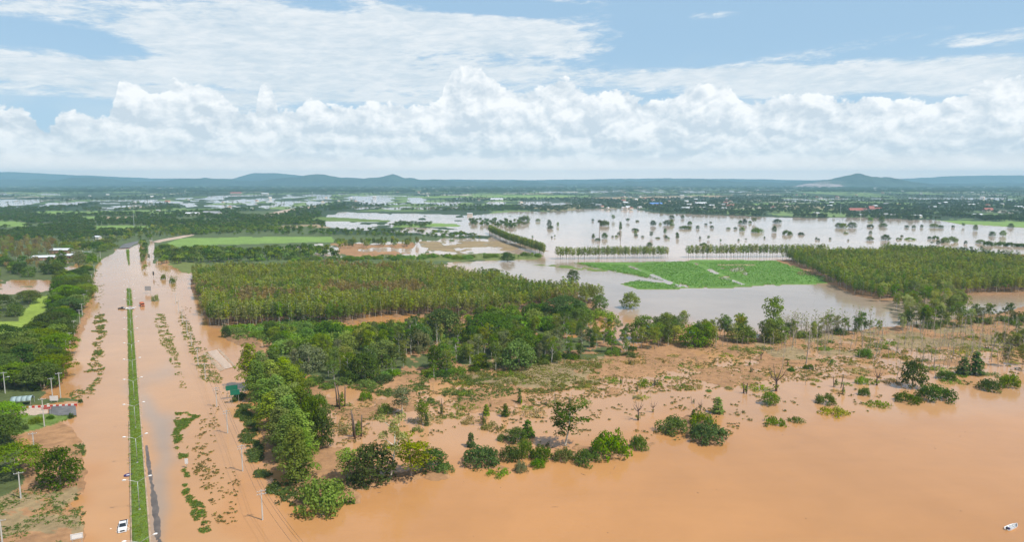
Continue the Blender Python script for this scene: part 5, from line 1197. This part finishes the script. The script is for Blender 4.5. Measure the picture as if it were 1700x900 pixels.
def make_boat():
    px, py = P(1680, 877); e = empty('boat', (px, py, 0), math.radians(-62)); L, W2 = 2.3, .78; mb = MB()   # bow towards +y
    secs = []
    for t in np.linspace(-1, 1, 13):
        w = W2 * (1 - max(0, t) ** 2.4) * (.86 + .14 * (t > -.9)) ; sh = .42 + .28 * max(0, t) ** 2; secs.append((t * L, max(w, .02), sh))
    def ring(y, w, sh): return [(-w, y, sh), (-w * .82, y, .0), (0, y, -.16), (w * .82, y, .0), (w, y, sh), (w - min(.07, w * .5), y, sh), (w * .74, y, .10), (0, y, .05), (-w * .74, y, .10), (-w + min(.07, w * .5), y, sh)]
    rr = [ring(*s_) for s_ in secs]
    for a, b in zip(rr, rr[1:]):
        for i in range(10): mb.face([a[i], a[(i + 1) % 10], b[(i + 1) % 10], b[i]])
    mb.face(rr[0]); mb.face(rr[-1][::-1]); mb.build('hull', M['white'], e, smooth=False)
    for yy in (-1.1, .1, 1.1):
        mb = MB(); mb.box(-.66, .66, yy - .13, yy + .13, .30, .35); mb.build('bench', M['grey_roof'], e, .01)
    mb = MB(); mb.box(-.17, .17, -2.62, -2.30, .25, .80); mb.tube([(0, -2.5, .3), (0, -2.5, -.5)], .06, 6); mb.build('outboard_motor', M['black'], e, .03)
    mb = MB(); mb.box(-.35, .35, -1.95, -1.45, .12, .42); mb.build('storage_box', M['navy'], e, .02)
    tag(e, 'small white motor boat drifting on the open brown water', 'boat')
make_boat()
def make_raft():
    px, py = P(213, 790); e = empty('inflatable_raft', (px, py, .1), .5); mb = MB(); n = 24
    for a0 in range(n):
        for b0 in range(8):
            q = []
            for (i, j) in ((a0, b0), (a0 + 1, b0), (a0 + 1, b0 + 1), (a0, b0 + 1)):
                a = 2 * math.pi * i / n; b = 2 * math.pi * j / 8; r = .72 + .26 * math.cos(b); q.append((r * math.cos(a) * 1.25, r * math.sin(a), .26 * math.sin(b)))
            mb.face(q)
    mb.build('tube', M['navy'], e, smooth=True); mb = MB(); mb.tube([(0, 0, -.05), (0, 0, .05)], [.62, .6], 20); mb.build('floor', M['white'], e)
    tag(e, 'dark purple inflatable raft with a white floor beside the grassy median', 'raft')
make_raft()

# ------------------------------------------------------------------ signs
def panel_sign(name, px, py, w, h, z0, face, label, rz=0.0, posts=2, border=None, marks=None, back=None):
    x, y = P(px, py); e = empty(name, (x, y, 0), rz)
    mb = MB(); mb.box(-w / 2, w / 2, -.05, .05, z0, z0 + h); pn = mb.build('panel', face, e, .01)
    for k in range(posts):
        xx = 0 if posts == 1 else (-w * .36 + k * w * .72 / (posts - 1)); mb = MB(); mb.tube([(xx, .12, -.6), (xx, .12, z0 + h * .9)], .07, 8); mb.build('post', M['steel'], e)
    if border is not None:
        mb = MB(); t = .09
        mb.box(-w / 2 + .1, w / 2 - .1, -.062, -.052, z0 + .1, z0 + .1 + t); mb.box(-w / 2 + .1, w / 2 - .1, -.062, -.052, z0 + h - .1 - t, z0 + h - .1)
        mb.box(-w / 2 + .1, -w / 2 + .1 + t, -.062, -.052, z0 + .1 + t, z0 + h - .1 - t); mb.box(w / 2 - .1 - t, w / 2 - .1, -.062, -.052, z0 + .1 + t, z0 + h - .1 - t); mb.build('border', border, pn)
    tag(e, label, 'sign'); return e, pn
panel_sign('road_sign', 385.5, 663, 4.3, 1.9, 3.6, M['green_sign'], 'upper left green direction sign beside the thick tree row', .45, 2, M['green_sign'])
panel_sign('road_sign', 391, 670, 3.4, 2.0, 3.3, M['green_sign'], 'lower right green direction sign overlapping the other', .45, 2, M['green_sign'])
panel_sign('sign_board', 129, 909, 2.5, 1.35, 2.0, M['white'], 'white board on two posts at the bottom left bank', .45, 2, M['grey_roof'])
panel_sign('sign_board', 90, 669, 3.0, 1.9, .8, M['white'], 'white board beside the red and white kerb', .1, 2)
panel_sign('sign_board', 246, 487, 4.6, 3.4, 2.0, M['grey_roof'], 'big grey sign standing in the flood beyond the orange truck', .05, 2)
panel_sign('sign_board', 310, 777, .9, 1.6, 1.2, M['white'], 'small white marker sign in the weed strip', .1, 1)
panel_sign('sign_board', 78, 690, 3.2, 1.0, 2.2, M['red'], 'red board over the entrance pavement', .2, 2, M['white'])
x, y = P(255, 461); mb = MB(); mb.tube([(0, 0, -.5), (0, 0, 3.2)], .08, 6); e = empty('road_sign', (x, y, 0)); mb.build('post', M['black'], e); mb = MB(); mb.box(-.6, .6, -.06, .0, 2.2, 5.4); mb.build('panel', M['black'], e); tag(e, 'narrow dark sign far up the drowned carriageway', 'sign')
# red and white kerb of the entrance
def striped_kerb():
    a, b = P(33, 679), P(128, 674); L = math.hypot(b[0] - a[0], b[1] - a[1]); n = int(L / 1.0); ang = math.atan2(b[1] - a[1], b[0] - a[0]); e = empty('kerb_wall', (a[0], a[1], 0), ang)
    for col, par in ((M['red'], 0), (M['white'], 1)):
        mb = MB()
        for k in range(n):
            if k % 2 == par: mb.box(k * L / n + .003, (k + 1) * L / n - .003, -.18, .18, -.2, .75)
        mb.build('red_blocks' if par == 0 else 'white_blocks', col, e)
    tag(e, 'red and white striped kerb wall along the entrance road', 'kerb wall')
striped_kerb()

# ------------------------------------------------------------------ buildings
def house(name, px, py, w, d, h, roof, wall, label, group=None, rz=0.0, rh=1.6, detail=True, gable=True, z=0.0):
    x, y = P(px, py); e = empty(name, (x, y, z), rz)
    mb = MB(); mb.box(-w / 2, w / 2, -d / 2, d / 2, -.5, h); mb.build('wall', wall, e)
    mb = MB(); o = .5
    if gable:
        A = [(-w / 2 - o, -d / 2 - o, h), (w / 2 + o, -d / 2 - o, h), (w / 2 + o, 0, h + rh), (-w / 2 - o, 0, h + rh), (-w / 2 - o, d / 2 + o, h), (w / 2 + o, d / 2 + o, h)]
        up = [(a[0], a[1], a[2] + .15) for a in A]
        mb.face([up[0], up[1], up[2], up[3]]); mb.face([up[3], up[2], up[5], up[4]]); mb.face([A[3], A[2], A[1], A[0]]); mb.face([A[4], A[5], A[2], A[3]])
        mb.face([A[0], A[1], up[1], up[0]]); mb.face([A[5], A[4], up[4], up[5]]); mb.face([A[1], A[2], up[2], up[1]]); mb.face([A[2], A[5], up[5], up[2]]); mb.face([A[3], A[0], up[0], up[3]]); mb.face([A[4], A[3], up[3], up[4]])
        mb.face([(w / 2, -d / 2, h), (w / 2, d / 2, h), (w / 2, 0, h + rh)]); mb.face([(-w / 2, d / 2, h), (-w / 2, -d / 2, h), (-w / 2, 0, h + rh)])
    else: mb.box(-w / 2 - o, w / 2 + o, -d / 2 - o, d / 2 + o, h + .01, h + .35, skew=0)
    mb.build('roof', roof, e)
    if detail:
        n = max(2, int(w / 4))
        for k in range(n):
            xx = -w / 2 + (k + .5) * w / n; mb = MB()
            if k == n // 2: mb.box(xx - .55, xx + .55, -d / 2 - .04, -d / 2 + .02, 0, 2.1); mb.build('door', M['grey_roof'], e)
            else: mb.box(xx - .6, xx + .6, -d / 2 - .04, -d / 2 + .02, 1.0, 2.2); mb.build('window', M['glass'], e)
    return tag(e, label, 'house' if name != 'shed' else 'shed', group)
house('shed', 102, 421, 20, 12, 4.5, M['white_roof'], M['brick_wall'], 'long shed with a pale blue white roof, highest of the roadside sheds', rz=.1)
house('shed', 112, 429, 16, 9, 3.5, M['white_roof'], M['brick_wall'], 'pale roofed shed below the highest one', rz=-.1)
house('shed', 76, 432, 22, 10, 3.5, M['white_roof'], M['brick_wall'], 'low white roofed shed leftmost of the roadside sheds', rz=.25)
house('shed', 131, 424, 10, 8, 3.5, M['white_roof'], M['brick_wall'], 'small pale shed nearest the highway, left of its twin')
house('shed', 143, 425, 10, 8, 3.5, M['white_roof'], M['wall'], 'small pale shed right beside the roadside trees')
house('shed', 162, 398, 8, 8, 4, M['white_roof'], M['wall'], 'tiny white hut behind the sheds')
def dome_shelter():
    x, y = P(38, 673); e = empty('shelter', (x, y, 0), .3); mb = MB(); n = 12
    for i in range(n):
        a, b = math.pi * i / n, math.pi * (i + 1) / n
        for j in range(4):
            f0, f1 = -3.4 + j * 1.7, -1.7 + j * 1.7; mb.face([(f0, -2.0 * math.cos(a), 2.0 + 1.5 * math.sin(a)), (f1, -2.0 * math.cos(a), 2.0 + 1.5 * math.sin(a)), (f1, -2.0 * math.cos(b), 2.0 + 1.5 * math.sin(b)), (f0, -2.0 * math.cos(b), 2.0 + 1.5 * math.sin(b))])
    o = mb.build('roof', M['teal'], e, smooth=True); sm = o.modifiers.new('thick', 'SOLIDIFY'); sm.thickness = .08
    for sx in (-3.2, 3.2):
        for sy in (-1.9, 1.9): mb = MB(); mb.tube([(sx, sy, -.3), (sx, sy, 2.05)], .08, 6); mb.build('post', M['steel'], e)
    tag(e, 'grey teal vaulted shelter roof among the dark trees by the entrance', 'shelter')
dome_shelter()
def blue_shed(px, py, w, label):
    x, y = P(px, py); e = empty('tarpaulin_shelter', (x, y, 0), .2); mb = MB(); mb.face([(-w / 2, -2, 3.0), (w / 2, -2, 2.8), (w / 2, 2, 3.6), (-w / 2, 2, 3.9)]); o = mb.build('sheet', M['blue'], e); s = o.modifiers.new('thick', 'SOLIDIFY'); s.thickness = .05
    for sx in (-1, 1):
        for sy, z in ((-1.9, 2.9), (1.9, 3.6)): mb = MB(); mb.tube([(sx * w * .47, sy, -.2), (sx * w * .47, sy, z)], .07, 5); mb.build('post', M['bark'], e)
    tag(e, label, 'shelter')
blue_shed(1151, 560, 6.5, 'bright blue tarpaulin shelter between two clumps of the basin grove'); blue_shed(1082, 552, 5.5, 'blue tarpaulin shelter hidden in the left clump of the basin grove')
house('temple_hall', 1420, 353, 34, 14, 6, M['red_roof'], M['wall'], 'long red roofed temple hall across the lake', rh=6, detail=False); house('temple_hall', 1446, 352, 14, 12, 8, M['red_roof'], M['wall'], 'small steep red roofed hall beside the long temple hall', rh=8, detail=False)
house('temple_hall', 1640, 352, 22, 14, 5, M['red_roof'], M['wall'], 'red roofed house near the right edge across the lake', rh=6, detail=False)
for px, py, w, rf, lab in ((1487, 361, 22, 'white_roof', 'white roofed house on the lake shore left of the twin'), (1466, 359, 20, 'grey_roof', 'grey roofed house on the lake shore'), (1520, 362, 24, 'white_roof', 'white roofed house on the lake shore nearest the green field'), (1430, 360, 14, 'white_roof', 'small pale house on the shore below the temple'), (1138, 348, 24, 'white_roof', 'pale roofed building behind the middle of the lake shore'), (1088, 341, 44, 'blue', 'blue roofed shed behind the lake shore woods'),
                               (1163, 340, 40, 'white_roof', 'bright white building in the far village'), (1132, 330, 18, 'white_roof', 'tall pale block in the far village'), (1212, 343, 24, 'red_roof', 'red roofed building beyond the village'), (1355, 357, 14, 'white_roof', 'small white house left of the temple'), (1548, 346, 20, 'white_roof', 'pale house among trees right of the temple'), (1612, 342, 22, 'white_roof', 'white house right of centre in the far woods'), (1622, 360, 22, 'white_roof', 'cream house on the shore near the green field'), (1690, 346, 24, 'white_roof', 'pale house at the right edge across the lake'),
                               (780, 358, 12, 'white_roof', 'small white hut at the west end of the lake'), (352, 357, 44, 'grey_roof', 'long grey roofed warehouse on the left plain'), (320, 358, 30, 'white_roof', 'white roofed store left of the warehouse'), (392, 322, 60, 'red_roof', 'red and white building on the far left plain'), (440, 323, 40, 'white_roof', 'white building on the far middle plain'), (825, 333, 50, 'white_roof', 'long white building behind the far flood'), (263, 352, 10, 'white_roof', 'small white tower house on the left plain')):
    house('house', px, py, w, w * .45, 5 if 'tall' not in lab else 16, M[rf], M['wall'], lab, None, R.uniform(-.3, .3), w * .10, False)
def village():
    rs = np.random.RandomState(77); me = None; kinds = []
    for rf in ('white_roof', 'grey_roof', 'red_roof', 'white_roof'):
        mb = MB(); w, d, h, o = 14, 9, 4, .6
        mb.box(-w / 2, w / 2, -d / 2, d / 2, -.5, h); 
        mb.face([(-w / 2 - o, -d / 2 - o, h), (w / 2 + o, -d / 2 - o, h), (w / 2 + o, 0, h + 2.5), (-w / 2 - o, 0, h + 2.5)], 1); mb.face([(-w / 2 - o, 0, h + 2.5), (w / 2 + o, 0, h + 2.5), (w / 2 + o, d / 2 + o, h), (-w / 2 - o, d / 2 + o, h)], 1)
        mb.face([(w / 2, -d / 2, h), (w / 2, d / 2, h), (w / 2, 0, h + 2.5)]); mb.face([(-w / 2, d / 2, h), (-w / 2, -d / 2, h), (-w / 2, 0, h + 2.5)]); kinds.append(mb.data('house', [M['wall'], M[rf]]))
    areas = [((980, 326), (1220, 350), 46), ((1240, 322), (1700, 352), 34), ((100, 318), (500, 350), 16), ((520, 322), (960, 340), 12), ((500, 312), (1700, 322), 40)]
    for (x0, y0), (x1, y1), n in areas:
        for _ in range(n):
            x, y = P(x0 + rs.rand() * (x1 - x0), y0 + rs.rand() * (y1 - y0)); o = bpy.data.objects.new('village_house', kinds[rs.randint(4)]); o.location = (x, y, 2.5); s = .6 + rs.rand() * .6; o.scale = (s, s, s); o.rotation_euler = (0, 0, rs.rand() * 3); link(o)
            tag(o, 'tiny pale house scattered among the distant trees', 'house', 'scattered houses of the far villages')
village()
# pylons / masts on the plain
for px, py, hpx, lab in ((223, 380, 26, 'thin mast rising above trees on the left plain'), (1395, 357, 18, 'slim mast left of the temple')):
    x, y = P(px, py); hh = hpx * depth(y) / F; e = empty('mast', (x, y, 0)); mb = MB()
    for sx, sy in ((-1, -1), (1, -1), (1, 1), (-1, 1)): mb.tube([(sx * .8, sy * .8, 0), (sx * .15, sy * .15, hh)], .09, 4)
    for k in range(10):
        z0, z1 = hh * k / 10, hh * (k + 1) / 10; w0, w1 = .8 - .065 * k, .8 - .065 * (k + 1)
        mb.tube([(-w0, -w0, z0), (w1, -w1, z1)], .05, 3); mb.tube([(w0, w0, z0), (-w1, w1, z1)], .05, 3)
    mb.build('lattice', M['steel'], e); mb = MB(); mb.tube([(0, 0, hh), (0, 0, hh + 2)], .06, 4); mb.build('antenna', M['steel'], e); tag(e, lab, 'mast')
# ------------------------------------------------------------------ haze: one box of even pale air round the whole plain
def build_haze():
    mb = MB(); mb.box(-15500, 15500, -2700, 14700, -8.5, 262)
    m = bpy.data.materials.new('haze_air'); m.use_nodes = True; nt = m.node_tree; nt.nodes.clear()
    out = nt.nodes.new('ShaderNodeOutputMaterial'); v = nt.nodes.new('ShaderNodeVolumePrincipled')
    v.inputs['Color'].default_value = (.43, .75, 1.0, 1); v.inputs['Density'].default_value = 0.9e-4; v.inputs['Anisotropy'].default_value = 0.0
    nt.links.new(v.outputs[0], out.inputs['Volume'])
    o = mb.build('haze', m); tag(o, 'thin blue haze over the plain', None, None, 'stuff')
build_haze()
